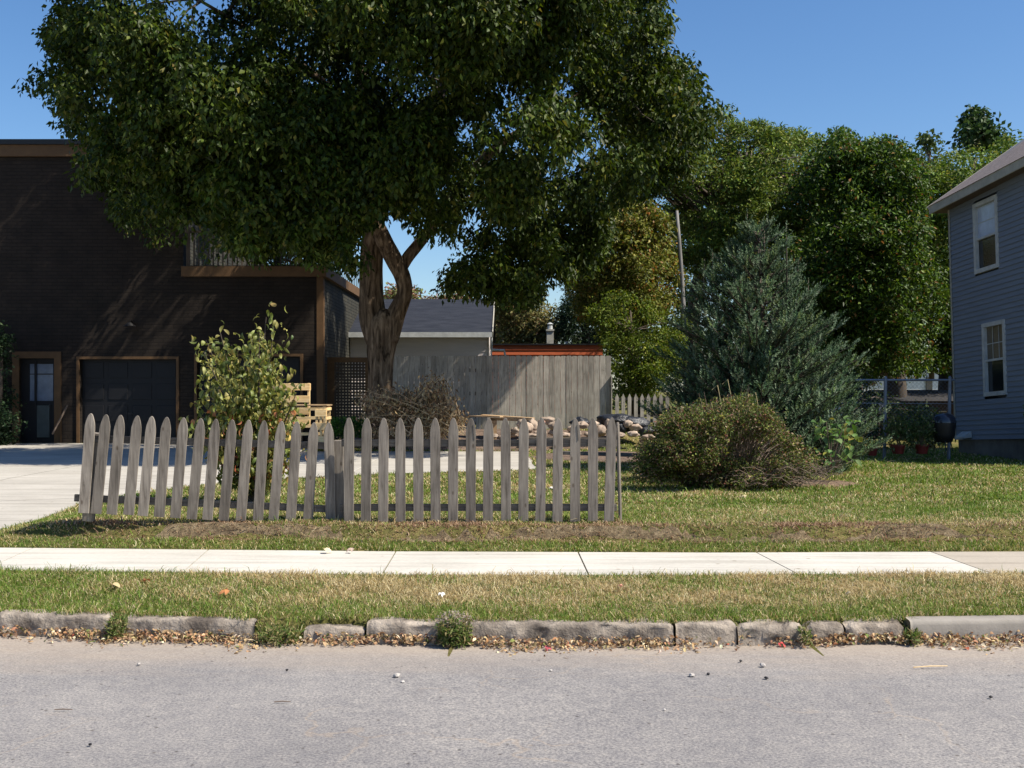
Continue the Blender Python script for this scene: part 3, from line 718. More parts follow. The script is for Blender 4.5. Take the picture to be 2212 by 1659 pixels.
while z < zev+.3:
    spans = [(-0.0, LEN)]
    for wv in (W1, W2):
        if z+row > wv[2]+.03 and z < wv[3]-.03:
            spans = [(0, wv[0]+.02), (wv[1]-.02, LEN)]
    for (a_, b_) in spans:
        b = len(sd.v); sd.v += [W(a_, z, .020), W(b_, z, .020), W(b_, z+row, .003), W(a_, z+row, .003), W(a_, z, .0), W(b_, z, 0)]; sd.f += [[b,b+1,b+2,b+3],[b,b+4,b+5,b+1]]
    z += row
inw = -nrm
def slabw(mb, t0, t1, z0, z1, o0, o1):
    b = len(mb.v)
    mb.v += [W(t0,z0,o0),W(t1,z0,o0),W(t1,z0,o1),W(t0,z0,o1),W(t0,z1,o0),W(t1,z1,o0),W(t1,z1,o1),W(t0,z1,o1)]
    mb.f += [[b+i for i in q] for q in ((0,3,2,1),(4,5,6,7),(0,1,5,4),(1,2,6,5),(2,3,7,6),(3,0,4,7))]
slabw(sd, 0, LEN, zsd, zev+.3, -.35, -.30)
sd.build('wall', M['bluesiding'], bh)
m_ = MB(); # rest of the shell: front wall and back wall as slabs running right
bw_ = MB(); 
for tt in (0.05, LEN-.05):
    b = len(bw_.v); p0 = O + u*tt + up*zsd; p1 = O + u*tt + up*(zev+.3); r_ = Vector((7.5,0,0)); e = u*.05
    q = [p0-e, p0+e, p0+e+r_, p0-e+r_]; q2 = [p1-e, p1+e, p1+e+r_+up*0, p1-e+r_]
    bw_.v += [tuple(v) for v in q+q2]; bw_.f += [[b+i for i in qq] for qq in ((0,3,2,1),(4,5,6,7),(0,1,5,4),(1,2,6,5),(2,3,7,6),(3,0,4,7))]
    rdg = p1 + Vector((3.75,0,0)) + up*2.9
    b = len(bw_.v); bw_.v += [tuple(p1), tuple(p1+r_), tuple(rdg)]; bw_.f += [[b,b+1,b+2]]
bw_.build('end_wall', M['bluesiding'], bh)
mb = MB(); slabw(mb, .02, LEN, -.3, zsd-.002, -.25, -.03); mb.build('foundation', M['found'], bh)
mb = MB(); slabw(mb, -.02, .035, zsd, zev+.25, .021, .030); slabw(mb, -.03, -.001, zsd, zev+.25, -.12, .030); mb.build('corner_board', M['cream'], bh)
def window(wv, upper, lower, lab, grid):
    t0, t1, z0, z1 = wv; tr = .085
    mb = MB(); slabw(mb, t0, t0+tr, z0, z1, -.04, .035); slabw(mb, t1-tr, t1, z0, z1, -.04, .035); slabw(mb, t0+tr, t1-tr, z1-tr, z1, -.04, .035); slabw(mb, t0+tr, t1-tr, z0, z0+tr, -.04, .038)
    w_ = mb.build('window', M['white'], bh); w_['label'] = lab
    zm = (z0+z1)/2 - .02
    a_ = MB(); slabw(a_, t0+tr, t1-tr, zm-.022, zm+.022, -.045, .012); a_.build('sash_rail', M['white'], w_)
    a_ = MB(); slabw(a_, t0+tr, t1-tr, zm+.022, z1-tr, -.045, -.035); a_.build('pane', upper, w_)
    a_ = MB(); slabw(a_, t0+tr, t1-tr, z0+tr, zm-.022, -.055, -.045); a_.build('pane', lower, w_)
    if grid:
        a_ = MB(); zz = (zm+z1-tr)/2; slabw(a_, t0+tr, t1-tr, zz-.008, zz+.008, -.034, -.028)
        if grid > 1:
            for q in (1/3, 2/3): tt = t0+tr+(t1-t0-2*tr)*q; slabw(a_, tt-.006, tt+.006, zm+.022, z1-tr, -.027, -.022)
        a_.build('muntins', M['white'], w_)
window(W1, M['glass_blue'], M['glass_dark'], 'upper window with a pale blue upper sash', 1)
window(W2, M['glass_tan'], M['glass_dark'], 'lower window with a divided upper sash and dark lower sash', 2)
# roof: eave overhang along the wall
ovh = .30; pitch = .70
e0 = W(-.34, zev+.0, ovh); e1 = W(LEN+.5, zev+.10, ovh)
ridge = Vector((ovh+3.75, 0, (ovh+3.75)*pitch))
fb = MB(); b = 0
fb.v += [tuple(e0), tuple(e1), tuple(e1+up*.17), tuple(e0+up*.17)]; fb.v += [tuple(Vector(v)+Vector((.03,0,0))) for v in fb.v[:4]]
fb.f += [[0,1,2,3],[4,7,6,5],[0,4,5,1],[3,2,6,7],[0,3,7,4],[1,5,6,2]]; 
fb.build('fascia', M['cream'], bh)
so_ = MB(); i0 = e0+Vector((.031,0,.02)); i1 = e1+Vector((.031,0,.02)); so_.v += [tuple(i0), tuple(i1), tuple(i1+Vector((ovh+.1,0,0))), tuple(i0+Vector((ovh+.1,0,0)))]; so_.f += [[0,1,2,3]]
so_.v += [tuple(Vector(v)+Vector((0,0,.02))) for v in so_.v[:4]]; so_.f += [[4,7,6,5],[0,4,5,1],[0,3,7,4]]
so_.build('soffit', mat_simple('brown_soffit', (.11,.085,.07), .8), bh)
rr = MB(); a0 = e0+up*.17+Vector((-.02,0,.0)); a1 = e1+up*.17+Vector((-.02,0,.0)); c0 = a0+ridge; c1 = a1+ridge; f0 = c0+Vector((4.2,0,-4.2*pitch)); f1 = c1+Vector((4.2,0,-4.2*pitch)); dn = Vector((0,0,-.05))
rr.v += [tuple(v) for v in (a0,a1,c1,c0,f0,f1)] + [tuple(v+dn+Vector((.021,0,.03)) if 0 else v+dn) for v in (c0,c1,f0,f1)]
rr.f += [[0,1,2,3],[3,2,5,4]]
rr.build('roof', M['shingle'], bh)
rk = MB().bar(e0+up*.09+Vector((0,-.0,0)), c0-up*.08, .17, .03, up=Vector((0,0,1))); rk.build('rake_board', M['cream'], bh)
# dryer vent
dv = MB(); vt = tw_of(2082); zv = zw(vt, 940)
for s_ in (0,):
    b = len(dv.v); dv.v += [W(vt-.0, zv-.07, .022), W(vt+.42, zv-.07, .022), W(vt+.42, zv+.06, .022), W(vt, zv+.06, .022), W(vt+.02, zv-.09, .19), W(vt+.40, zv-.09, .19), W(vt+.40, zv-.05, .19), W(vt+.02, zv-.05, .19)]
    dv.f += [[0,1,5,4],[3,7,6,2],[4,5,6,7],[0,4,7,3],[1,2,6,5]]
dv.build('vent_hood', M['white'], bh)

# ------------------------------------------------------------------ chain link fence, pots, grill
cd = 21.5
cf = thing('chain_link_fence', PD(1912, 980, cd), 'blue grey chain link fence between the spruce and the blue house', 'fence')
zt_ = bz(821, cd); 
MB().tube([(bx(1700,cd), cd, zt_), (bx(2062,cd), cd, zt_)], [.021,.021], 8).build('top_rail', M['galv'], cf)
MB().tube([(bx(1700,cd), cd+.01, bz(870,cd)), (bx(2062,cd), cd+.01, bz(872,cd))], [.007,.007], 6).build('tension_wire', M['galv'], cf)
for p_ in (1760, 1913, 2052): MB().tube([(bx(p_-3,cd), cd, -.2), (bx(p_,cd), cd, zt_+.05), (bx(p_,cd), cd, zt_+.08)], [.034,.034,.01], 10).build('post', M['galv'], cf)
wm = MB(); s_ = .055; zb = bz(978,cd); wx0, wx1 = bx(1700,cd), bx(2052,cd); hh = zt_-zb
def wire(a, b): 
    d = (b-a).normalized(); n = Vector((-d.z,0,d.x))*.0013; q = len(wm.v)
    wm.v += [tuple(a-n), tuple(a+n), tuple(b+n), tuple(b-n)]; wm.f.append([q,q+1,q+2,q+3])
x = wx0 - hh
while x < wx1:
    for sg in (1, -1):
        xa, xb = (x, x+hh) if sg > 0 else (x+hh, x)
        za, zb_ = zb, zt_; pa = Vector((xa, cd, za)); pb = Vector((xb, cd, zb_))
        def clipx(p, q, X): t = (X-p.x)/(q.x-p.x); return p.lerp(q, t)
        if min(xa,xb) < wx0:
            if pa.x < pb.x: pa = clipx(pa, pb, wx0)
            else: pb = clipx(pa, pb, wx0)
        if max(xa,xb) > wx1:
            if pa.x < pb.x: pb = clipx(pa, pb, wx1)
            else: pa = clipx(pa, pb, wx1)
        wire(pa, pb)
    x += s_*1.41
wm.build('wire_mesh', M['galv'], cf)
def pot(px_, py_, wpx, d, lab, leafy=True):
    c = PD(px_, py_, d); r_ = wpx/FX*d/2; h = r_*1.3
    t = thing('potted_plant', c, lab, 'potted plant', 'red pots by the chain link fence')
    MB().tube([c, c+Vector((0,0,h*.82)), c+Vector((0,0,h*.83)), c+Vector((0,0,h))], [r_*.72, r_*.95, r_*1.06, r_*1.06], 16).build('pot', M['terra'], t)
    return t, c, h
# kettle grill
gc = PD(2039, 975, 20.9); gt = thing('kettle_grill', gc, 'black kettle grill standing at the corner of the blue house', 'grill')
zc = .62
def lathe(c, prof, seg=20):
    mb = MB()
    for r_, z in prof:
        for k in range(seg): a = 2*math.pi*k/seg; mb.v.append((c.x+math.cos(a)*r_, c.y+math.sin(a)*r_, c.z+z))
    for i in range(len(prof)-1):
        for k in range(seg): k2 = (k+1)%seg; mb.f.append([i*seg+k, i*seg+k2, (i+1)*seg+k2, (i+1)*seg+k])
    return mb
lathe(gc, [(.05,zc-.46),(.15,zc-.44),(.20,zc-.30),(.215,zc-.08),(.215,zc-.07)]).build('bowl', M['black'], gt, smooth=True)
lathe(gc, [(.220,zc-.08),(.218,zc-.05),(.20,zc+.02),(.15,zc+.075),(.07,zc+.10),(.01,zc+.105)]).build('lid', mat_simple('grill_enamel', (.02,.024,.04), .18, .6), gt, smooth=True)
MB().bar(gc+Vector((-.05,0,zc+.13)), gc+Vector((.05,0,zc+.13)), .02, .02).build('lid_handle', M['plank'], gt)
for a in (0.3, 2.4, 4.5): MB().tube([gc+Vector((math.cos(a)*.14, math.sin(a)*.14, zc-.40)), gc+Vector((math.cos(a)*.20, math.sin(a)*.20, 0))], [.011,.011], 6).build('leg', M['black'], gt)

# sheds/house glimpsed beyond
sh = thing('shed', PD(1990, 900, 31), 'low dark shed glimpsed behind the chain link fence', 'shed')
MB().box(bx(1905,31), bx(2150,31), 31, 34, -.2, bz(862,31)).build('wall', mat_simple('shed_brown', (.045,.03,.025), .9), sh)
b_ = MB(); b_.v += [(bx(1895,31),30.7,bz(866,31)),(bx(2160,31),30.7,bz(866,31)),(bx(2160,31),32.5,bz(842,32.5)),(bx(1915,31),32.5,bz(842,32.5)),(bx(2160,31),34.3,bz(866,34.3)),(bx(1895,31),34.3,bz(866,34.3))]; b_.f += [[0,1,2,3],[3,2,4,5]]; b_.build('roof', mat_simple('shed_roof', (.03,.028,.03), .9), sh)
wh = thing('house', PD(1990, 850, 52), 'pale white house glimpsed through the trees beyond the chain link fence', 'building')
MB().box(bx(1850,52), bx(2140,52), 52, 58, -.3, bz(770,52)).build('wall', mat_simple('pale_siding', (.72,.76,.80), .7), wh)
MB().box(bx(2000,52), bx(2013,52), 51.93, 51.995, bz(846,52), bz(815,52)).build('window', M['glass_dark'], wh)
MB().box(bx(1840,52), bx(2150,52), 51.6, 58.4, bz(770,52)+.002, bz(764,52)).build('roof', M['darkshingle'], wh)
# meter box on the fence
o = MB().box(bx(1899,27), bx(1912,27), 27, 27.1, bz(894,27), bz(872,27)).build('utility_box', M['galv'], loc=PD(1905, 894, 27)); tag(o, 'small grey utility box seen behind the chain link post', 'utility box')
o = MB().box(bx(1901,27), bx(1904,27), 27.101, 27.14, -.2, bz(870,27)).build('post', M['darktwig'], o)

# utility pole stub
d_ = 30.0; pl = MB(); pts = [PD(1484, 900, d_), PD(1478, 700, d_), PD(1473, 600, d_), PD(1467, 520, d_), PD(1462, 455, d_)]
pl.tube(pts, [.07,.065,.055,.050,.040], 10, rough=.08); o = pl.build('pole', M['pole'], loc=pts[0], smooth=True); tag(o, 'bare weathered pole with no wires rising behind the spruce', 'pole')

# ------------------------------------------------------------------ foliage tools
rng = np.random.default_rng(11)
def unit(a): return a / np.maximum(np.linalg.norm(a, axis=-1, keepdims=True), 1e-8)
def leaf_arrays(P, D, N, L, Wd, col, fold=.25, droop=0.0):
    D = unit(D); S = unit(np.cross(D, N)); Nn = np.cross(S, D)
    L = np.broadcast_to(L, (len(P),))[:, None]; Wd = np.broadcast_to(Wd, (len(P),))[:, None]
    tip = P + D*L; tip[:, 2] -= (droop*L[:, 0])
    mid = P + D*L*.45
    l = mid + S*Wd*.5 + Nn*Wd*fold; r = mid - S*Wd*.5 + Nn*Wd*fold
    n = len(P); V = np.stack([P, r, tip, l], 1).reshape(-1, 3); i = np.arange(n)*4
    F = np.concatenate([np.stack([i, i+1, i+2], 1), np.stack([i, i+2, i+3], 1)])
    Cc = np.repeat(col, 4, 0)
    return V, F, Cc
def curved_leaf_arrays(P, D, N, L, Wd, col, curl=.9):
    D = unit(D); S = unit(np.cross(D, N)); n = len(P); out = []; p = P.copy(); d = D.copy(); seg = L[:, None]/4
    mids = [p]; dirs = [d]
    for k in range(4):
        Nn = unit(np.cross(S, d)); d = unit(d - Nn*curl*.38*np.ones((n,1)) + np.array([0,0,-.06])); p = p + d*seg; mids.append(p); dirs.append(d)
    ws = [0.05, .85, 1.0, .65, 0.02]; rows = []
    for k in range(5):
        Nn = unit(np.cross(S, dirs[k])); w_ = Wd[:, None]*.5*ws[k]
        rows += [mids[k]+S*w_+Nn*w_*.35, mids[k], mids[k]-S*w_+Nn*w_*.35]
    V = np.stack(rows, 1).reshape(-1, 3); i = np.arange(n)*15; Fs = []
    for k in range(4):
        for a in (0, 1):
            q = i+3*k+a; Fs.append(np.stack([q, q+1, q+4, q+3], 1))
    return V, np.concatenate(Fs), np.repeat(col, 15, 0)
def inpoly(px, py, poly):
    poly = np.array(poly, float); n = len(poly); c = np.zeros(len(px), bool); j = n-1
    for i in range(n):
        xi, yi = poly[i]; xj, yj = poly[j]
        m = ((yi > py) != (yj > py)) & (px < (xj-xi)*(py-yi)/(yj-yi+1e-12)+xi); c ^= m; j = i
    return c
def cols_of(n, palette, weights, jit=.18, seed=0):
    r = np.random.default_rng(seed); pal = np.array(palette); w_ = np.array(weights, float); w_ /= w_.sum()
    c = pal[r.choice(len(pal), n, p=w_)]; return np.clip(c * (1 + r.normal(0, jit, (n,1))) * (1 + r.normal(0, jit*.25, (n,3))), .003, 1)
def fbm(P, f, seed=0.0):
    return np.array([mnoise.noise(Vector((p[0]*f+seed, p[1]*f, p[2]*f))) + .5*mnoise.noise(Vector((p[0]*f*2.1, p[1]*f*2.1+seed, p[2]*f*2.1))) for p in P])
def inside_outline(P, poly, inset):
    """outline test of world points, seen from the street, with a ragged edge"""
    poly = np.array(poly, float); cen = (poly.min(0)+poly.max(0))/2
    px = P[:,0]/P[:,1]*FX+CXP; py = HOR-(P[:,2]-EYE)/P[:,1]*FX; p = np.stack([px, py], 1)
    j = (26 if len(poly) > 40 else 18)*np.stack([np.sin(P[:,0]*2.9+P[:,2]*2.1)+np.sin(P[:,2]*5.7-P[:,0]*3.1), np.sin(P[:,0]*3.7-P[:,2]*2.3)+np.sin(P[:,0]*6.1+P[:,1]*2.)], 1)
    q = p + unit(p-cen)*inset + j*min(1, inset/25)
    return inpoly(q[:,0], q[:,1], poly)
def crown_points(poly, d, depth, n, f=.35, thr=-.1, seed=0, shell=.5, bough=1.0, per_b=20, inset=None, up=.45):
    """boughs filling the volume behind an outline, hollowed by 3-D noise; every bough a dome of leaf clusters"""
    r = np.random.default_rng(seed); poly = np.array(poly, float); lo = poly.min(0); hi = poly.max(0); out = []; cnt = 0
    cen = (lo+hi)/2; half = (hi-lo)/2; c3 = np.array([(cen[0]-CXP)/FX*d, d, EYE-(cen[1]-HOR)/FX*d])
    ins = 10 if inset is None else inset
    while cnt < n:
        m = max(60, n//per_b)
        p = r.uniform(lo, hi, (m, 2)); p = p[inpoly(p[:,0], p[:,1], poly)]
        uv = (p-cen)/half; t = np.sqrt(np.clip(1.05-(uv**2).sum(1)*.8, .06, 1))
        dd = d + r.choice([-1,1], len(p), p=[.62,.38]) * depth*t*r.uniform(0,1,len(p))**shell
        B = np.stack([(p[:,0]-CXP)/FX*dd, dd, EYE-(p[:,1]-HOR)/FX*dd], 1)
        if thr > -5: B = B[fbm(B, f, seed*3.3) > thr]
        R_ = bough*r.uniform(.55, 1.25, len(B))
        o = unit(r.normal(0,1,(len(B)*per_b,3)) + np.repeat(unit(B-c3), per_b, 0)*.55 + np.array([0,0,up]))
        P = np.repeat(B, per_b, 0) + o*np.repeat(R_, per_b)[:,None]*r.uniform(.45,1.0,(len(o),1))*np.array([1,1,.72])
        P = P[inside_outline(P, poly, ins)]
        out.append(P); cnt += len(P)
    P = np.concatenate(out); return P[:n]

def clusters_to_leaves(Cn, per, rad, L, Wd, palette, weights, hang=.55, seed=0, fold=.25, jit=.18, ljit=.25, squash=.75, cvar=.22):
    r = np.random.default_rng(seed); n = len(Cn)*per
    off = r.normal(0, 1, (n,3)); off = unit(off)*r.uniform(0,1,(n,1))**.5*rad; off[:,2] *= squash
    P = np.repeat(Cn, per, 0) + off
    D = r.normal(0, 1, (n,3)) + off/rad*.7; D = unit(D); D[:,2] -= hang; D = unit(D)
    N = r.normal(0, .8, (n,3)) + np.array([.25,-.2,.8]); 
    col = cols_of(n, palette, weights, jit, seed) * np.repeat(1+r.normal(0, cvar, (len(Cn),1)), per, 0).clip(.5,1.6)
    return leaf_arrays(P, D, N, L*(1+r.normal(0,ljit,n)).clip(.5,1.6), Wd*(1+r.normal(0,ljit,n)).clip(.5,1.6), np.clip(col, .003, 1), fold)
def limb_net(mb, base_pts, targets, r0=.05, r1=.006, seed=0, sag=.25, seg=6, pen=2.5):
    rr_ = random.Random(seed)
    for t in targets:
        t = Vector(t); best = min(base_pts, key=lambda q: (q[0]-t).length + (0 if q[0].z < t.z+.3 else pen)); a = best[0]; L = (t-a).length
        if L < .2: continue
        k = 5; pts = []; off = Vector((rr_.uniform(-1,1), rr_.uniform(-1,1), rr_.uniform(.2,1)))*L*.10
        for i in range(k+1):
            s = i/k; pts.append(a.lerp(t, s) + off*math.sin(s*math.pi) + Vector((rr_.uniform(-1,1), rr_.uniform(-1,1), rr_.uniform(-1,1)))*L*.02)
        rb = min(best[1]*.8, r0*(.5+L*.12)); mb.tube(pts, [rb + (r1-rb)*(i/k)**.8 for i in range(k+1)], seg, cap=False)

def tree(name, label, cat, poly, d, depth, n, per, rad, L, Wd, palette, weights, trunk, mat=None, f=.35, thr=-.1, seed=1, hang=.4, limbs=40, shell=.5, group=None, tmat=None, lr=.07, base=None, bough=.8, per_b=18, **kw):
    t0 = trunk[0]; root = thing(name, PD(t0[0], t0[1], d), label, cat, group)
    Cn = crown_points(poly, d, depth, n, f, thr, seed, shell, bough, per_b)
    V, F, Cc = clusters_to_leaves(Cn, per, rad, L, Wd, palette, weights, hang, seed, **kw)
    mb = MB(); pts = [PD(p[0], p[1], d) for p in trunk]; mb.tube(pts, [p[2]/FX*d/2 for p in trunk], 10, rough=.12)
    bp = []
    for i in range(len(pts)-1):
        for s in (0, .5): bp.append((pts[i].lerp(pts[i+1], s), trunk[i][2]/FX*d/2))
    bp = bp[2:] if len(bp) > 4 else bp
    idx = np.random.default_rng(seed+5).choice(len(Cn), min(limbs, len(Cn)), replace=False)
    limb_net(mb, bp, [Cn[i] for i in idx], lr, .008, seed)
    mb.build('trunk', tmat or M['darktwig'], root, smooth=True)
    link_mesh('crown', np_mesh('crown', V, F, Cc), mat or M['leaf'], root)
    return root, Cn

# ------------------------------------------------------------------ the big shade tree
DT = 23.2
CROWN = [(60,-120),(110,0),(95,60),(80,95),(130,150),(48,188),(128,212),(118,250),(170,300),(165,345),(195,430),(255,480),(300,520),(355,570),(400,560),(450,585),(480,545),(560,560),(640,545),(690,560),(740,600),(770,600),(765,500),(850,470),(900,515),(945,500),(935,560),(945,600),(985,640),(1060,640),(1120,650),(1155,660),(1175,610),(1215,610),(1280,600),(1310,530),(1350,490),(1390,440),(1480,360),(1560,280),(1575,215),(1500,215),(1520,145),(1445,130),(1425,60),(1455,0),(1440,-150),(1150,-400),(750,-500),(300,-380)]
shade = thing('shade_tree', PD(826, 945, DT), 'large spreading shade tree with a forked furrowed trunk beside the brick building', 'tree')
tr = MB(); bp = []
def stem(rows, dd=0.0, seg=22, sub=10):
    pts = []; rads = []
    for i in range(len(rows)-1):
        for s in range(sub):
            t = s/sub; a = rows[max(i-1,0)]; b = rows[i]; c = rows[i+1]; e = rows[min(i+2, len(rows)-1)]
            v = [.5*((2*b[k]) + (-a[k]+c[k])*t + (2*a[k]-5*b[k]+4*c[k]-e[k])*t*t + (-a[k]+3*b[k]-3*c[k]+e[k])*t**3) for k in range(4)]
            pts.append(PD(v[0], v[1], DT+v[3])); rads.append(max(.01, v[2]/FX*DT/2*.93))
    pts.append(PD(rows[-1][0], rows[-1][1], DT+rows[-1][3])); rads.append(rows[-1][2]/FX*DT/2)
    tr.tube(pts, rads, seg, rough=.10)
    for i in range(0, len(pts), 5): bp.append((pts[i], rads[i]))
stem([(828,975,92,0),(826,945,76,0),(822,910,65,0),(820,860,60,0),(821,800,60,0),(826,740,68,0),(831,695,70,0),(834,668,40,0)])
n0 = len(bp); bp.clear()
stem([(822,740,62,.02),(806,680,58,.05),(803,600,54,.05),(804,540,52,0),(808,480,48,-.1),(815,400,42,-.2),(805,300,34,-.2),(785,180,26,.1),(760,40,18,.3),(740,-150,9,.4)])
stem([(838,735,48,-.05),(856,680,40,-.08),(874,635,36,-.1),(870,598,38,-.12),(852,562,40,-.2),(832,525,38,-.3),(812,488,36,-.4),(770,430,28,-.8),(690,370,22,-1.4),(600,310,16,-2),(500,260,9,-2.6)])
stem([(862,592,26,-.1),(880,558,27,-.05),(906,525,26,0),(950,465,25,.1),(990,408,25,0),(1040,350,23,-.2),(1092,305,19,-.4),(1180,250,13,-.6),(1300,170,7,-.8)])
stem([(965,445,14,.1),(1010,430,12,.4),(1080,430,9,.8),(1160,450,5,1.0)], seg=10)
stem([(806,470,26,.1),(740,400,22,.6),(640,340,18,1.2),(500,350,13,1.8),(360,330,7,2.2)], seg=12)
stem([(808,420,26,-.2),(880,300,20,-1.0),(960,180,14,-1.8),(1060,60,8,-2.6)], seg=12)
stem([(800,300,22,0),(700,180,16,-1.2),(560,80,10,-2.6),(430,0,6,-3.6)], seg=10)
Cn = crown_points(CROWN, DT-.6, 5.4, 10500, .62, -.08, 22, .38, .95, 32, 14)
Cn = np.concatenate([Cn, crown_points([(620,60),(880,40),(980,200),(985,400),(900,480),(760,455),(690,380),(600,250)], DT-3.2, 1.6, 1000, .6, -.3, 61, .5, .9, 30, 6),
    crown_points([(850,300),(1000,320),(1025,440),(990,480),(940,492),(860,480)], DT-1.0, 1.1, 330, .6, -.3, 63, .5, .6, 20, 4),  # filler boughs added to shade the trunk fork and cover the limb
    crown_points([(960,400),(1290,380),(1320,500),(1275,600),(1210,610),(1180,610),(1150,655),(1110,650),(1060,642),(985,640),(948,600),(936,555),(948,500)], DT-.8, 1.5, 950, .9, -.22, 64, .5, .6, 18, 5, .0),
    crown_points([(1280,-60),(1452,-10),(1445,125),(1520,145),(1505,225),(1440,300),(1300,300),(1230,120)], DT-.5, 2.2, 900, .6, -.3, 62, .5, .8, 26, 6)])
# keep the trunk's window clear
ppx = Cn[:,0]/Cn[:,1]*FX+CXP; ppy = HOR-(Cn[:,2]-EYE)/Cn[:,1]*FX
keep = ~((ppx > 765) & (ppx < 935) & (ppy > 492))
for T_ in ((-2.6,22.9,1.0),(-2.0,21.8,.5),(-4.3,22.4,.6),(-4.6,22.8,1.2),(-3.3,12.0,1.2)):  # crown thinned along sun rays so sunlight reaches trunk, brush, pallets and shrub
    rel = Cn - np.array(T_); sd_ = np.array([sx,sy,sz]); dist = np.linalg.norm(rel - (rel@sd_)[:,None]*sd_, axis=1); keep = (dist > .55) | (np.random.default_rng(3).random(len(Cn)) < .15)
    Cn = Cn[keep]
rel = Cn - np.array((-4.4,22.4,.8)); dist = np.linalg.norm(rel - (rel@sd_)[:,None]*sd_, axis=1); Cn = Cn[dist > .85]  # wider opening cut toward the sun to light the pallets
V, F, Cc = clusters_to_leaves(Cn, 30, .24, .118, .060, [(.017,.033,.004),(.030,.052,.006),(.050,.078,.009),(.088,.112,.018),(.14,.13,.025)], [4,5,4,2,.3], hang=1.1, seed=5, fold=.22, squash=1.1, cvar=.12)
idx = rng.choice(len(Cn), 170, replace=False); tl_ = MB(); limb_net(tl_, [q for q in bp if q[0].z > 5.2], [Cn[i] for i in idx if Cn[i][2] > 5.0], .05, .006, 4, seg=5, pen=.0); tl_.build('branches', M['darktwig'], shade, smooth=True)
tr.build('trunk', M['bark'], shade, smooth=True)
link_mesh('crown', np_mesh('crown', V, F, Cc), M['leaf'], shade)

# ------------------------------------------------------------------ background trees
G1 = [(.022,.048,.007),(.045,.090,.012),(.082,.145,.022),(.135,.19,.035),(.24,.14,.045)]
tree('dense_tree', 'dense dark green tree standing between the spruce and the blue house', 'tree',
     [(1690,440),(1715,380),(1745,330),(1775,310),(1808,275),(1835,292),(1860,300),(1890,286),(1935,292),(1955,320),(1990,325),(2000,420),(2010,520),(2040,600),(2060,700),(2060,800),(1990,815),(1900,812),(1860,830),(1780,840),(1700,760),(1680,600)], 31.5, 4.0, 5200, 28, .27, .115, .058, G1, [5,5,3,1.4,.5],
     [(1945,985,46),(1935,820,40),(1920,700,36),(1900,560,28),(1880,420,18),(1860,330,8)], seed=31, thr=-.2, f=.45, limbs=60, bough=1.15, per_b=30)
tree('dense_tree', 'bright leaved tree rising directly behind the blue house roof', 'tree',
     [(1960,360),(2000,300),(2030,330),(2080,320),(2130,325),(2170,290),(2215,300),(2290,270),(2400,420),(2400,800),(2180,860),(2060,790),(2010,700),(1970,560)], 35, 3.4, 3000, 26, .30, .12, .06, [(.045,.085,.012),(.09,.15,.022),(.145,.21,.04),(.22,.24,.06)], [3,5,4,2],
     [(2040,960,40),(2045,820,36),(2060,600,28),(2090,420,14),(2110,340,6)], seed=37, thr=-.2, f=.5, limbs=60, bough=1.1, per_b=26)
tree('catalpa', 'dark big leaved tree top poking above the others near the roof', 'tree',
     [(2062,285),(2085,262),(2110,242),(2130,250),(2160,262),(2180,290),(2190,330),(2140,345),(2080,330)], 44, 1.4, 75, 26, .50, .22, .15, [(.03,.06,.018),(.05,.09,.028)], [1,1],
     [(2120,900,20),(2125,600,16),(2122,380,9),(2122,270,4)], seed=38, thr=-.05, f=1.1, limbs=26, lr=.04, bough=.5, per_b=5)
tree('sapling', 'slender thin topped tree left of the big leaved tree top', 'tree',
     [(1985,300),(2000,285),(2025,290),(2020,330),(1990,345)], 42, .6, 16, 14, .3, .2, .13, [(.05,.08,.02),(.09,.13,.04)], [1,1], [(2012,820,12),(2010,500,8),(2008,290,3)], seed=39, thr=-9, limbs=8, lr=.03, bough=.25, per_b=3)
tree('locust_tree', 'open crowned feathery tree with bare slanting branches right of the big shade tree', 'tree',
     [(1330,330),(1420,260),(1480,225),(1545,205),(1575,245),(1610,252),(1655,270),(1705,272),(1750,285),(1790,325),(1850,400),(1830,470),(1760,520),(1700,560),(1600,600),(1480,600),(1400,560),(1330,500)], 37, 3.6, 2600, 24, .34, .14, .05, [(.05,.085,.014),(.095,.155,.026),(.15,.205,.04),(.22,.235,.055)], [4,5,4,2],
     [(1490,930,36),(1492,780,30),(1500,640,26),(1530,500,20),(1580,400,12),(1650,330,6)], seed=41, thr=-.05, f=.55, limbs=170, bough=.9, per_b=22, lr=.08, hang=.2, squash=.45)
tree('rusty_tree', 'olive and rust tinged tree behind the right end of the board fence', 'tree',
     [(1225,560),(1250,470),(1320,420),(1400,430),(1450,480),(1475,560),(1480,660),(1430,700),(1330,740),(1270,700),(1225,640)], 32, 2.8, 2000, 26, .26, .11, .055, [(.06,.085,.012),(.12,.14,.022),(.18,.19,.04),(.25,.13,.04),(.25,.24,.065)], [3,5,4,1.3,2],
     [(1370,930,30),(1368,780,26),(1365,640,20),(1360,520,12),(1350,450,6)], seed=43, thr=-.1, f=.6, limbs=60)
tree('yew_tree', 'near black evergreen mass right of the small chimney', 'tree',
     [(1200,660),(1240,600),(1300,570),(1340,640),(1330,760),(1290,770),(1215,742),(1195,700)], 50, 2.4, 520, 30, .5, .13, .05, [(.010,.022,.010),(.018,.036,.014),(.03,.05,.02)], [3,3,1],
     [(1265,900,24),(1265,700,16),(1268,610,6)], seed=47, thr=-.3, f=.6, limbs=20, bough=.8)
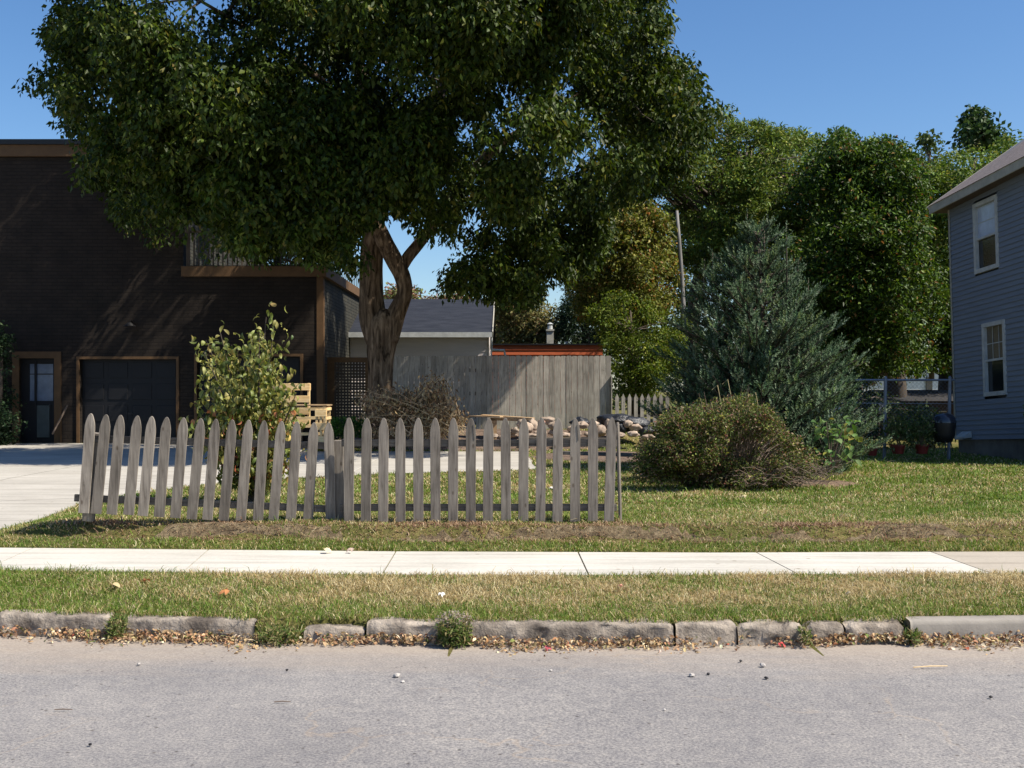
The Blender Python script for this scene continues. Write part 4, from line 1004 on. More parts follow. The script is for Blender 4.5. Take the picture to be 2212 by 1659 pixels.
tree('young_tree', 'bright yellow green young tree right of the board fence', 'tree',
     [(1262,668),(1310,648),(1352,628),(1400,640),(1440,650),(1490,700),(1480,800),(1430,850),(1395,868),(1345,878),(1312,850),(1300,760),(1275,700)], 28.8, 1.5, 800, 28, .24, .085, .036, [(.05,.085,.010),(.09,.135,.016),(.14,.185,.025),(.21,.22,.045)], [4,5,4,1.5],
     [(1372,925,14),(1370,860,12),(1366,760,9),(1362,670,4)], seed=53, thr=-.15, f=.9, limbs=50, lr=.03, bough=.45, per_b=14, mat=M['leafsoft'])
tree('far_tree', 'hazy olive round tree beyond the orange building', 'tree',
     [(1048,640),(1075,612),(1110,598),(1150,615),(1180,650),(1205,690),(1212,750),(1045,750)], 52, 3, 620, 26, .6, .17, .09, [(.11,.12,.04),(.16,.16,.055),(.22,.19,.08),(.20,.13,.06)], [3,5,3,1.5],
     [(1125,860,24),(1125,740,20),(1122,640,8)], seed=59, thr=-.3, f=.5, limbs=30, bough=1.0)
tree('far_tree', 'small far rust and green tree seen over the garage roof through the trunk fork', 'tree',
     [(815,640),(835,606),(855,600),(866,622),(890,612),(912,612),(930,636),(960,626),(1000,636),(1048,652),(1048,690),(815,690)], 60, 2.5, 330, 24, .6, .2, .11, [(.20,.10,.06),(.26,.14,.09),(.13,.16,.05),(.18,.19,.07)], [3,2,3,3],
     [(900,850,24),(900,740,20),(898,640,8)], seed=61, thr=-.3, f=.5, limbs=20, bough=.8)
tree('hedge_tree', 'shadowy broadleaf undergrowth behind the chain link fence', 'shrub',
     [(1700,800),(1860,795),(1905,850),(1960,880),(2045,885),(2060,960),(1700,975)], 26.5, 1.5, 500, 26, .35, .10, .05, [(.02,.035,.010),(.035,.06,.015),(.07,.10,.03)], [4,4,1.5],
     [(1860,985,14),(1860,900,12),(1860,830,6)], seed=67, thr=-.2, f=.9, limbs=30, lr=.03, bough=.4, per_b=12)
tree('walnut_tree', 'broad loose green tree filling the gap behind the feathery tree and the dense one', 'tree',
     [(1385,600),(1440,420),(1560,340),(1640,310),(1700,295),(1760,300),(1830,315),(1900,325),(1990,330),(2060,340),(2070,780),(1900,830),(1385,850)], 46, 3.0, 2600, 24, .5, .18, .09, [(.045,.080,.012),(.08,.13,.020),(.13,.18,.035),(.2,.15,.05)], [4,5,3,1],
     [(1745,960,30),(1742,760,26),(1738,560,16),(1735,420,6)], seed=83, thr=-.35, f=.5, limbs=60, bough=1.3, per_b=26)
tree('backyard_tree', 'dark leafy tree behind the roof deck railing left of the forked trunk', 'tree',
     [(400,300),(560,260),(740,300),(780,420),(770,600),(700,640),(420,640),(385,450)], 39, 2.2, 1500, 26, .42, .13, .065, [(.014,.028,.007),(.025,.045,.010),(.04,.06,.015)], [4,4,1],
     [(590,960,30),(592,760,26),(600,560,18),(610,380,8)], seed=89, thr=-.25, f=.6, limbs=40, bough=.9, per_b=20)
tree('creeper', 'dark evergreen climbing the brick wall at the far left edge', 'shrub',
     [(-60,700),(0,690),(22,760),(30,850),(50,920),(60,955),(-60,965)], 25.4, .6, 260, 26, .24, .08, .05, [(.012,.028,.012),(.022,.045,.018),(.05,.08,.03)], [4,4,1],
     [(-10,960,14),(0,860,10),(5,740,4)], seed=71, thr=-.3, f=.9, limbs=14, lr=.02, bough=.35, per_b=8)
tree('garden_shrub', 'leafy shrub beside the lower window at the right edge', 'shrub',
     [(2190,860),(2215,850),(2280,800),(2380,820),(2400,1000),(2260,985),(2215,900)], 20.2, .7, 110, 22, .20, .085, .05, [(.05,.09,.03),(.10,.15,.05)], [1,1],
     [(2300,1010,10),(2296,930,8),(2290,850,4)], seed=73, thr=-.1, f=1.4, limbs=24, lr=.02, bough=.3, per_b=5)
for (a_, b_, c_, l_) in ((1940,980,30,'left red pot with a leafy plant, beside the chain link post'), (1991,980,31,'right red pot with a pale leaved plant, next to the grill')):
    t, c, h = pot(a_, b_, c_, 21.0, l_)
    r_ = np.random.default_rng(a_); n_ = 700; off = r_.normal(0, 1, (n_,3))*np.array([.17,.15,.17]); P = np.array(c)+np.array([0,0,h+.25])+off
    V, F, Cc = leaf_arrays(P, r_.normal(0,1,(n_,3))+np.array([0,0,-.2]), r_.normal(0,.6,(n_,3))+np.array([0,-.3,1]), .075, .035, cols_of(n_, [(.04,.08,.02),(.09,.13,.04),(.16,.17,.07)], [3,3,1 if a_ < 1960 else 4]), .2)
    link_mesh('foliage', np_mesh('foliage', V, F, Cc), M['leafsoft'], t)
    sm_ = MB()
    for q in range(9): sm_.tube([c+Vector((0,0,h*.9)), c+Vector((r_.uniform(-.15,.15), r_.uniform(-.1,.1), h+.35))], [.006,.003], 5)
    sm_.build('stem', M['twig'], t)
t, c, h = pot(1884, 984, 24, 21.2, 'red pot mostly hidden behind the right edge of the spruce')

def far_wood():
    r = np.random.default_rng(404); n = 2600; x = r.uniform(-95,95,n); y = 78 + r.uniform(-4,4,n); hgt = 5.2+2.2*wob(x*.12, 0*x, 1.)
    P = np.stack([x, y, r.random(n)**.8*hgt], 1)
    V, F, Cc = clusters_to_leaves(P, 14, 1.3, .5, .32, [(.03,.05,.012),(.06,.09,.02),(.10,.12,.04)], [3,4,2], 0.2, 405)
    o = link_mesh('distant_trees', np_mesh('distant_trees', V, F, Cc), M['leafsoft']); tag(o, 'dark line of distant trees closing the view behind the houses', 'trees', kind='stuff')
far_wood()
# ------------------------------------------------------------------ blue spruce
def spruce():
    d0 = 17.2; root = thing('spruce', PD(1640, 1030, d0), 'blue green spruce with upright shoots filling the middle right of the yard', 'tree')
    r = np.random.default_rng(91); base = Vector((bx(1640, d0), d0, .08))
    outl = {0:(1470,1875), }
    def half(z):  # left/right extent in metres by height, from the outline of the photo
        py = HOR-(z-EYE)/d0*FX
        L = np.interp(py, [480,520,560,620,700,780,860,930,1000,1035], [1615,1600,1562,1508,1462,1438,1425,1450,1520,1560])
        Rr = np.interp(py, [480,510,560,620,700,780,860,930,980,1020,1035], [1622,1690,1712,1752,1798,1830,1860,1886,1888,1850,1800])
        return (L-CXP)/FX*d0, (Rr-CXP)/FX*d0
    tips = []; dirs = []; br = MB()
    br.tube([base, base+Vector((0,0,2.2)), base+Vector((0,0,3.7))], [.12,.07,.02], 8)
    z = .18
    H = 3.95
    while z < H:
        xl_, xr_ = half(z); cx_ = (xl_+xr_)/2; hw = (xr_-xl_)/2
        dep = hw*.95
        nb = int(9 + 22*hw)
        for k in range(nb):
            a = r.uniform(0, 2*math.pi); rad = r.uniform(.70, 1.04)*(1.02+.13*math.cos(z*2*math.pi/.47))*(1+.24*mnoise.noise(Vector((math.cos(a)*1.6, math.sin(a)*1.6, z*2.2))))+.02
            zt2 = z + r.uniform(-.05,.10)
            tip = Vector((cx_ + math.cos(a)*hw*rad, d0 + math.sin(a)*dep*rad, zt2)); 
            if tip.z < .12: tip.z = .12 + r.uniform(0,.1)
            st = Vector((cx_*.4+base.x*.6, d0, max(.1, zt2 - .30*hw)))
            pts = [st.lerp(tip, s) + Vector((0,0,-.10*hw*math.sin(s*math.pi))) for s in (0,.25,.5,.75,1)]
            br.tube(pts, [.018,.014,.011,.008,.005], 5, cap=False)
            L = (tip-st).length; out = (tip-st).normalized()
            ns = int(7 + 9*L)
            for q in range(ns):
                s = 1 - (q/ns)**1.25*.66; p = st.lerp(tip, s) + Vector((0,0,-.10*hw*math.sin(s*math.pi)))
                side = out.cross(Vector((0,0,1))).normalized()*r.choice([-1,1])
                dd_ = (out*.6 + side*r.uniform(.1,.95) + Vector((0,0,r.uniform(.25,.95)))).normalized()
                if q == 0: dd_ = (out + Vector((0,0,.7))).normalized()
                tips.append(p + side*r.uniform(0,.10)*(1-s+.3) ); dirs.append(dd_)
        z += .165
    # leaders
    for lx, ly0, ly1 in ((1612,620,455),(1700,640,487),(1540,640,545),(1575,600,520),(1722,650,560),(1682,620,520),(1650,600,500),(1520,660,560),(1745,690,600)):
        a_ = PD(lx, ly0, d0+r.uniform(-.3,.3)); b_ = a_ + Vector((r.uniform(-.02,.02),0,(ly0-ly1)/FX*d0)); br.tube([a_, a_.lerp(b_,.6), b_], [.014,.010,.006], 5)
        for q in range(14):
            tips.append(a_.lerp(b_, q/16)); aa = r.uniform(0,6.3); dirs.append(Vector((math.cos(aa)*.6, math.sin(aa)*.6, .9)).normalized())
        tips.append(b_-Vector((0,0,.15))); dirs.append(Vector((0,0,1)))
    br.build('trunk', M['darktwig'], root, smooth=True)
    T = np.array([tuple(t) for t in tips]); D = unit(np.array([tuple(t) for t in dirs])); n = len(T)
    sl = r.uniform(.11,.21,n); per = 24
    s = np.tile(np.linspace(.05, 1, per), n); Tn = np.repeat(T,per,0); Dn = np.repeat(D,per,0); Ln = np.repeat(sl,per)
    P = Tn + Dn*(s*Ln)[:,None]; rv = unit(np.cross(Dn, r.normal(0,1,(n*per,3)))); ND = unit(Dn*(.55+.5*s[:,None]) + rv*.75)
    pal = cols_of(n, [(.038,.072,.030),(.070,.118,.056),(.145,.195,.120),(.10,.145,.04)], [4,4,3,1.4], .15, 9); col = np.repeat(pal,per,0)*(1+r.normal(0,.12,(n*per,1)))
    V, F, Cc = leaf_arrays(P, ND, rv, .040*(1.25-.4*s), .0125, np.clip(col,.005,1), .05)
    link_mesh('needles', np_mesh('needles', V, F, Cc), M['needle'], root)
    return root
spruce()

# ------------------------------------------------------------------ twiggy round bush in front of the spruce
def dome_bush():
    d0 = 14.4; c = PD(1560, 1052, d0); root = thing('round_bush', c, 'rounded twiggy bush with small olive leaves in front of the spruce', 'shrub')
    r = np.random.default_rng(17); 
    polyb = [(1350,1010),(1365,965),(1385,930),(1420,905),(1455,885),(1500,865),(1540,868),(1590,862),(1640,885),(1690,900),(1720,930),(1745,965),(1765,1000),(1780,1020),(1745,1040),(1690,1052),(1600,1058),(1500,1058),(1420,1050),(1365,1035)]
    Cn = crown_points(polyb, d0, 1.15, 2400, 2.4, -.2, 18, .4, .24, 12, 14, .3); Cn[:,2] = np.maximum(Cn[:,2], .14)
    Cn += r.normal(0,.035,Cn.shape)
    V, F, Cc = clusters_to_leaves(Cn, 20, .085, .034, .020, [(.05,.072,.016),(.085,.115,.025),(.14,.17,.045),(.28,.21,.13),(.19,.085,.055),(.26,.26,.06)], [4,5,4,2.2,1.5,1], hang=.1, seed=19, jit=.22)
    link_mesh('foliage', np_mesh('foliage', V, F, Cc), M['leafsoft'], root)
    tw = MB(); idx = r.choice(len(Cn), 900)
    for i in idx:
        t = Vector(Cn[i]); b = Vector((c.x + (t.x-c.x)*.35 + r.uniform(-.1,.1), d0+(t.y-d0)*.3, .1)); mid = b.lerp(t,.55)+Vector((0,0,.12)); e = t+(t-mid).normalized()*r.uniform(.03,.17)
        tw.tube([b,mid,t,e], [.006,.0045,.003,.0015], 4, cap=False)
    for k in range(260):   # bare arching stems at the lower right
        a = PD(r.uniform(1600,1790), r.uniform(1015,1052), d0-.5+r.uniform(-.5,.4)); a.z = max(a.z, .14); dv_ = Vector((r.uniform(-1,1), r.uniform(-.6,.2), r.uniform(-.1,.5)))*.3
        tw.tube([a, a+dv_*.5+Vector((0,0,.04)), a+dv_], [.004,.003,.0015], 4, cap=False)
    tw.build('stems', M['twig'], root)
    # dry grass stalks standing out of its top
    gs = MB()
    for px_, py_, e_ in ((1580,905,800),(1558,900,812),(1600,900,835),(1545,900,850),(1640,895,828),(1570,900,840)):
        a = PD(px_+18, py_, d0-.2); b = PD(px_, e_+60, d0-.2); cc = PD(px_-8, e_+20, d0-.2); dd_ = PD(px_-20, e_+30, d0-.2); gs.tube([a,b,cc,dd_], [.003,.003,.006,.003], 5)
    o = gs.build('dry_grass_stalks', mat_simple('straw', (.42,.34,.18), .9), loc=PD(1580, 905, d0)); tag(o, 'tall dry grass stalks sticking out of the round bush', 'dry grass')
    return root
dome_bush()
def broad_plant():
    d0 = 14.9; c = PD(1795, 1010, d0); root = thing('broadleaf_weed', c, 'big leaved green plant between the round bush and the spruce', 'plant'); r = np.random.default_rng(5); n = 90
    P = np.stack([bx(1, d0)*0 + (r.uniform(1755,1850,n)-CXP)/FX*d0, d0+r.uniform(-.3,.3,n), EYE-(r.uniform(905,1000,n)-HOR)/FX*d0], 1)
    V, F, Cc = curved_leaf_arrays(P, r.normal(0,1,(n,3))+np.array([0,-.4,.1]), np.array([[0,-.3,1]])+r.normal(0,.3,(n,3)), r.uniform(.08,.15,n), r.uniform(.06,.10,n), cols_of(n, [(.06,.13,.03),(.12,.20,.06),(.30,.30,.06)], [4,4,.8]), .4)
    link_mesh('leaves', np_mesh('leaves', V, F, Cc), M['leafsoft'], root); st = MB()
    for p in P[::3]: st.tube([c, Vector(p)], [.006,.003], 5)
    st.build('stems', M['twig'], root)
broad_plant()

# ------------------------------------------------------------------ leafy shrub behind the left fence section
def lilac():
    d0 = 12.0; c = PD(556, 1092, d0); c.z = .12; root = thing('lilac_shrub', c, 'upright curled leaf shrub with yellow green leaves behind the leaning fence', 'shrub')
    r = np.random.default_rng(23); st = MB()
    tips_ = [(445,735),(475,715),(500,745),(465,780),(440,830),(575,685),(560,720),(590,725),(560,770),(610,800),(585,830),(530,790),(500,820),(430,895),(455,870),(545,850),(600,880),(625,905),(480,900),(560,900),(520,930),(590,940),(460,950),(510,960),(570,980),(490,1000),(600,1000),(545,1010),(620,960),(425,925),(640,850),(440,760),(580,750),(515,770),(535,880),(575,870),(470,840),(500,870),(480,880),(510,900),(540,910),(570,915),(600,920),(500,850),(460,900),(490,930),(530,960),(560,870),(590,860),(610,870),(550,985),(440,915),(520,820),(545,800),(590,890),(475,950),(612,940),(580,985)]
    P = []; D = []
    for k, (tx, ty) in enumerate(tips_):
        dd_ = d0 + r.uniform(-.45,.45); tip = PD(tx, ty, dd_); base = c + Vector((r.uniform(-.06,.06), r.uniform(-.06,.06), 0))
        mid = base.lerp(tip, .5); mid.x = base.x + (tip.x-base.x)*.35
        pts = [base, base.lerp(mid,.5), mid, mid.lerp(tip,.55), tip]; st.tube(pts, [.013,.011,.009,.007,.004], 6, cap=False)
        for q in range(125):
            s = r.uniform(.28, 1.0)**.75
            seg = s*4; i = min(int(seg),3); p = pts[i].lerp(pts[i+1], seg-i); P.append(tuple(p + Vector(r.normal(0,1,3))*.085)); ax = (pts[i+1]-pts[i]).normalized()
            v = Vector(r.normal(0,1,3)); v = (v - ax*v.dot(ax)*.5); v.z -= .25; D.append(tuple(v))
    P = np.array(P); D = np.array(D); n = len(P); z = P[:,2]
    keep = z > .28; P = P[keep]; D = D[keep]; n = len(P)
    low = (P[:,2] < 1.15) & (r.random(n) < .5); col = cols_of(n, [(.09,.12,.025),(.16,.18,.04),(.25,.245,.065),(.36,.32,.10)], [3,5,4,2], .2, 3)
    red = low & (r.random(n) < .30); col[red] = cols_of(int(red.sum()), [(.40,.17,.07),(.42,.30,.10),(.30,.10,.05)], [2,2,1], .2, 4)
    V, F, Cc = curved_leaf_arrays(P, D, r.normal(0,.5,(n,3))+np.array([0,0,1]), r.uniform(.055,.115,n), r.uniform(.028,.050,n), col, 1.1)
    link_mesh('leaves', np_mesh('leaves', V, F, Cc), mat_attr('shrub_leaf', .5, .4, .25), root)
    st.build('stems', M['darktwig'], root, smooth=True)
    for k in range(10): pass
lilac()

# ------------------------------------------------------------------ pale pine pallets
def pallet(label, c, wd, hg, n, lean=0.0, d=22.6, th=.10, turn=0.0):
    """a pallet standing on edge: slats across, three stringers; c = bottom centre in photo"""
    base = PD(c[0], c[1], d); root = thing('pallet', base, label, 'pallet', 'pale pine pallets')
    ux = Vector((math.cos(turn), math.sin(turn), 0)); uz = Vector((0, math.sin(lean), math.cos(lean))); uy = uz.cross(ux)
    sw = hg/(n*1.75)
    for k in range(n):
        zc_ = sw*.6 + (hg-sw*1.2)*k/(n-1); p = base + uz*zc_ + uy*(-.03)
        MB().obox(p, ux, uy, uz, wd/2, .009, sw*.55).build('slat', M['newwood'], root, bevel=.002)
    for s in (-1, 0, 1):
        p = base + ux*(s*(wd/2-.03)) + uz*hg/2 + uy*.02
        MB().obox(p, ux, uy, uz, .022, .04, hg/2).build('stringer', M['newwood'], root, bevel=.002)
    for k in range(2):
        p = base + uz*(sw*.6 + (hg-sw*1.2)*k) + uy*.07
        MB().obox(p, ux, uy, uz, wd/2, .009, sw*.55).build('slat', M['newwood'], root, bevel=.002)
    return root
def crate(label, c, wd, hg, dp, d, n=5):
    base = PD(c[0], c[1], d); root = thing('wooden_crate', base, label, 'crate')
    x0, x1, y0, y1, z0, z1 = base.x-wd/2, base.x+wd/2, d, d+dp, base.z, base.z+hg
    for x in (x0, x1-.06):
        for y in (y0, y1-.06): MB().box(x, x+.06, y, y+.06, z0, z1).build('leg', M['newwood'], root, bevel=.002)
    MB().box(x0-.03, x1+.03, y0-.03, y1+.03, z1+.001, z1+.03).build('top', M['plank'], root, bevel=.002)
    for k in range(n):
        z = z0+.05+(hg-.12)*k/(n-1) + random.uniform(-.01,.01); MB().bar((x0-.002, y0-.013, z), (x1+.002, y0-.013, z+random.uniform(-.02,.02)), .06, .02).build('slat', M['newwood'], root, bevel=.002)
        MB().box(x1+.001, x1+.019, y0, y1, z-.03, z+.03).build('slat', M['newwood'], root, bevel=.002)
    return root
pallet('tall pallet standing on edge, highest of the pale wood behind the shrub', (626, 922), .84, .90, 4, d=22.9)
crate('slatted pine crate with a flat brown top in front of the tall pallet', (660, 962), .80, .78, .6, 22.1)
pallet('short pallet standing at the right end of the pale wood stack', (693, 958), .22, .68, 3, d=21.9)

# ------------------------------------------------------------------ dead brush pile against the trunk
def brush():
    r = np.random.default_rng(33); d0 = 22.0; c = PD(870, 945, d0); root = thing('brush_pile', c, 'heap of dead brown branches and withered leaves against the tree trunk', 'brush pile')
    st = MB(); P = []; D = []
    ends = [(785,850),(800,865),(820,835),(850,845),(880,840),(905,850),(925,830),(940,808),(955,825),(975,870),(960,850),(985,895),(930,870),(890,870),(790,900),(1000,905),(870,860),(840,880),(950,900),(920,900),(810,920),(900,925),(965,925),(830,860),(860,900),(775,860),(935,845)]
    for ex, ey in ends*7:
        a = PD(r.uniform(840,1010), r.uniform(905,945), d0+r.uniform(-.5,.5)); b = PD(ex+r.uniform(-12,12), ey+r.uniform(-10,14), d0+r.uniform(-.7,.4)); m = a.lerp(b,.5)+Vector((0,0,.12))
        pts = [a,m,b]; st.tube([a,a.lerp(m,.5)+Vector((0,0,.03)),m,m.lerp(b,.5)+Vector((0,0,.03)),b], [.011,.010,.008,.006,.003], 5, cap=False)
        for q in range(34):
            s = r.uniform(.15,1); p = (a.lerp(m, s*2) if s < .5 else m.lerp(b, s*2-1)); P.append(tuple(p+Vector(r.normal(0,1,3))*.09)); D.append(tuple(Vector(r.normal(0,.7,3))+Vector((0,0,-1.3))))
    P = np.array(P); D = np.array(D); n = len(P); P[:,2] = np.maximum(P[:,2], .1)
    V, F, Cc = leaf_arrays(P, D, r.normal(0,1,(n,3)), r.uniform(.05,.12,n), r.uniform(.018,.045,n), cols_of(n, [(.24,.165,.09),(.36,.26,.145),(.48,.37,.22),(.11,.07,.04)], [4,4,3,2], .2), .45)
    link_mesh('withered_leaves', np_mesh('withered_leaves', V, F, Cc), M['dry'], root); st.build('branches', mat_simple('dead_twig', (.42,.32,.20), .9), root)
brush()
def green_tuft(label, px0, px1, py0, py1, d, n, L, pal, seed, nm='weed_patch', cat='weeds', leafmat=None, w_=.45):
    r = np.random.default_rng(seed); P = np.stack([(r.uniform(px0,px1,n)-CXP)/FX*d, d+r.uniform(-.25,.25,n), EYE-(r.uniform(py0,py1,n)-HOR)/FX*d], 1)
    V, F, Cc = leaf_arrays(P, r.normal(0,1,(n,3))+np.array([0,0,.5]), r.normal(0,.5,(n,3))+np.array([.3,-.3,1]), r.uniform(.6,1.3,n)*L, L*w_, cols_of(n, pal, [1]*len(pal)), .2)
    o = link_mesh(nm, np_mesh(nm, V, F, Cc), leafmat or M['leafsoft'], loc=PD((px0+px1)/2, py1, d)); tag(o, label, cat); return o
green_tuft('bright green leafy weeds between the crate and the tree trunk', 712, 790, 905, 945, 23.4, 900, .09, [(.04,.12,.02),(.07,.19,.03),(.10,.24,.05)], 3)

# ------------------------------------------------------------------ rocks, bags, planks
def rock(px_, py_, wpx, hpx, d, seed, mat=None, nm='rock', lab=None, cat='rock', grp='pale stones of the rock heap'):
    bm = bmesh.new(); bmesh.ops.create_icosphere(bm, subdivisions=3, radius=1); rx_ = wpx/FX*d/2; rz_ = hpx/FX*d/2
    for v in bm.verts:
        n1 = mnoise.noise(v.co*1.3+Vector((seed*5.1,0,0))); n2 = mnoise.noise(v.co*3.3+Vector((0,seed*3.3,0))); s = 1+.42*n1+.20*n2
        v.co = Vector((v.co.x*rx_*s, v.co.y*rx_*.9*s, v.co.z*rz_*s))
    me = bpy.data.meshes.new(nm); bm.to_mesh(me); bm.free(); c = PD(px_, py_, d)
    me.materials.append(mat or M['rock']); me.polygons.foreach_set('use_smooth', np.ones(len(me.polygons), bool))
    o = bpy.data.objects.new(nm, me); C.objects.link(o); o.location = c; tag(o, lab or 'pale rounded fieldstone lying in the heap before the board fence', cat, grp); return o
RK = [(1127,915,20,20),(1138,925,24,26),(1150,918,20,26),(1112,930,18,14),(1104,938,26,14),(1183,908,26,16),(1196,920,22,20),(1200,934,30,16),(1168,936,26,14),(1235,926,20,14),(1240,936,34,12),(1257,918,26,16),(1282,916,22,14),(1298,930,26,26),(1314,916,18,22),(1322,932,28,18),(1356,915,20,16),(1372,924,26,18),(1368,938,26,14),(1400,945,34,12),(1338,940,26,12),(1222,940,24,12),(1275,938,26,14),(1090,945,26,12),(1150,942,30,12),(1065,942,22,10),(1392,952,20,12)]
ORD = ['first','second','third','fourth','fifth','sixth','seventh','eighth']; PKX = [672+x*Z for x in Rtx]; seen_ = {}
for i, (a, b, c, e) in enumerate(RK):
    k_ = min(range(16), key=lambda q: abs(PKX[q]-a)); n_ = 15-k_; side_ = 'left' if a < PKX[k_] else 'right'
    row_ = 'upper' if b < 922 else ('middle' if b < 935 else ('lower' if b < 948 else 'lowest')); sz_ = 'large' if c*e > 440 else ('small' if c*e < 290 else 'medium')
    l_ = '%s %s heap stone just %s of the %s picket from the right' % (sz_, row_, side_, ORD[n_] if n_ < 8 else ORD[7])
    if a > PKX[15]+20: l_ = '%s %s stone between the last picket and the round bush' % ('wide' if c > 30 else 'narrow', row_)
    rock(a, b, c, e, 23.2 + (i % 3)*.25 - (b-915)*.012, i+1, lab=l_)
rock(1170, 912, 14, 11, 23.0, 50, mat=mat_simple('pink_stone', (.55,.30,.24), .8), lab='small pink stone on top of the rock heap')
bags = [(1252,912,40,22,'small black bag at the left of the rubbish bags'), (1306,908,28,22,'shiny black bag in the middle of the rubbish bags'), (1333,906,78,26,'largest black bag, draped on top beside the board fence'), (1367,916,62,34,'black bag slumping at the right end of the rock heap'), (1342,924,26,28,'small dark bag tucked under the largest black bag'), (1400,930,40,16,'flat black plastic bag beside the round bush')]
for i, (a, b, c, e, l) in enumerate(bags): rock(a, b, c, e, 24.2-i*.12, 80+i, mat=M['bag'], nm='rubbish_bag', lab=l, cat='bag', grp='black rubbish bags')
pk = thing('plank_stack', PD(1090, 930, 24.0), 'long planks resting on low blocks before the board fence', 'planks')
for (a, b, c_, e, th_) in ((1015,899,1085,900,.03),(1042,897,1152,904,.035),(1060,905,1150,908,.05)):
    MB().bar(PD(a, b, 24.2), PD(c_, e, 23.9), th_, .25).build('plank', M['plank'], pk, bevel=.003)
for p_ in (1065, 1140): MB().box(bx(p_,24.05)-.08, bx(p_,24.05)+.08, 23.95, 24.2, .1, bz(908,24.1)).build('block', M['plank'], pk)
o = MB().bar(PD(1120,948,22.4), PD(1330,950,22.2), .07, .09).build('edging_timber', M['rail'], loc=PD(1225, 950, 22.3), bevel=.004); tag(o, 'long dark timber edging the garden bed below the rocks', 'timber')
o = MB().bar(PD(1215,978,18.6), PD(1430,985,18.4), .06, .10).build('edging_timber', M['rail'], loc=PD(1320, 984, 18.5), bevel=.004); tag(o, 'low dark timber lying at the lawn edge behind the fence', 'timber')

# bare soil of the bed
def soil_mat():
    m, nt, b = newmat('bed_soil'); v = coords(nt, 'World'); n = noise(nt, v, 3.2, 7, .7); col = ramp(nt, n, [(.3, (.075,.050,.036)), (.55, (.19,.13,.095)), (.75, (.32,.235,.18))])
    nt.links.new(col, b.inputs['Base Color']); b.inputs['Roughness'].default_value = 1; bump(nt, b, noise(nt, v, 18, 6, .7), 1, .05); return m
M['soil'] = soil_mat()
def patch(name, cx_, cy_, rx_, ry_, off=.012, mat=None, seed=0, rot=0):
    n = 44; k = 7; V = [(cx_, cy_, float(gz(cx_, cy_))+off+.02)]; F = []
    for j in range(1, k+1):
        for i in range(n):
            a = 2*math.pi*i/n; q = 1+.18*mnoise.noise(Vector((math.cos(a)*2+seed, math.sin(a)*2, seed))); 
            x = cx_+math.cos(a)*rx_*q*j/k; y = cy_+math.sin(a)*ry_*q*j/k; V.append((x, y, float(gz(x, y)) + off*(1 if j < k else -.5) + .02*(1-(j/k)**2)))
    for i in range(n): F.append((0, 1+i, 1+(i+1)%n))
    me = bpy.data.meshes.new(name); 
    for j in range(k-1):
        for i in range(n): a = 1+j*n+i; b = 1+j*n+(i+1)%n; F.append((a, a+n, b+n, b))
    me.from_pydata(V, [], F); o = link_mesh(name, me, mat or M['soil'], smooth=True); o['kind'] = 'structure'; return o
patch('garden_bed', -.9, 24.4, 3.6, 1.9, .02, seed=1)
patch('garden_bed', 2.1, 20.6, 1.9, 1.8, .016, seed=2)
patch('mulch', 3.9, 14.7, .72, .62, .014, seed=3, mat=mat_noise('bark_mulch', (.07,.045,.03), (.27,.185,.125), 14, 1, bumps=1, bscale=30, dist=.02))
def bare_bank():
    xs_ = np.arange(-3.9, 4.4, .03); V = []; F = []; k = 8
    for i, x in enumerate(xs_):
        f = float(far_d(x)); edge = float(sm(-3.9,-3.2,x)*(1-sm(3.4,4.4,x))); a_ = f+.27+.05*math.sin(x*2.1)+.035*mnoise.noise(Vector((x*5,1,0))); wv = (.02+.26*max(0,.30+1.1*mnoise.noise(Vector((x*1.3,7,0))))+.10*mnoise.noise(Vector((x*9,3,0)))+.05*mnoise.noise(Vector((x*31,3,0))))*edge
        for j in range(k+1):
            t = j/k; y = a_+wv*t; V.append((x, y, float(gz(x,y)) + (.012 if 0 < j < k else -.01)))
    for i in range(len(xs_)-1):
        for j in range(k): a = i*(k+1)+j; F.append((a, a+k+1, a+k+2, a+1))
    m, nt, b = newmat('thatch'); v = coords(nt, 'World'); n = noise(nt, v, 14, 7, .75); col = ramp(nt, n, [(.32, (.07,.048,.028)), (.5, (.20,.145,.08)), (.68, (.38,.29,.18))])
    nt.links.new(col, b.inputs['Base Color']); b.inputs['Roughness'].default_value = 1; bump(nt, b, noise(nt, v, 45, 6, .75), 1, .04)
    o = link_mesh('bare_earth', np_mesh('bare_earth', V, F), m, smooth=True); o['kind'] = 'structure'
bare_bank()
SOIL = [(-.9,24.4,3.6,1.9),(2.1,20.6,1.9,1.8),(3.9,14.7,.72,.62)]

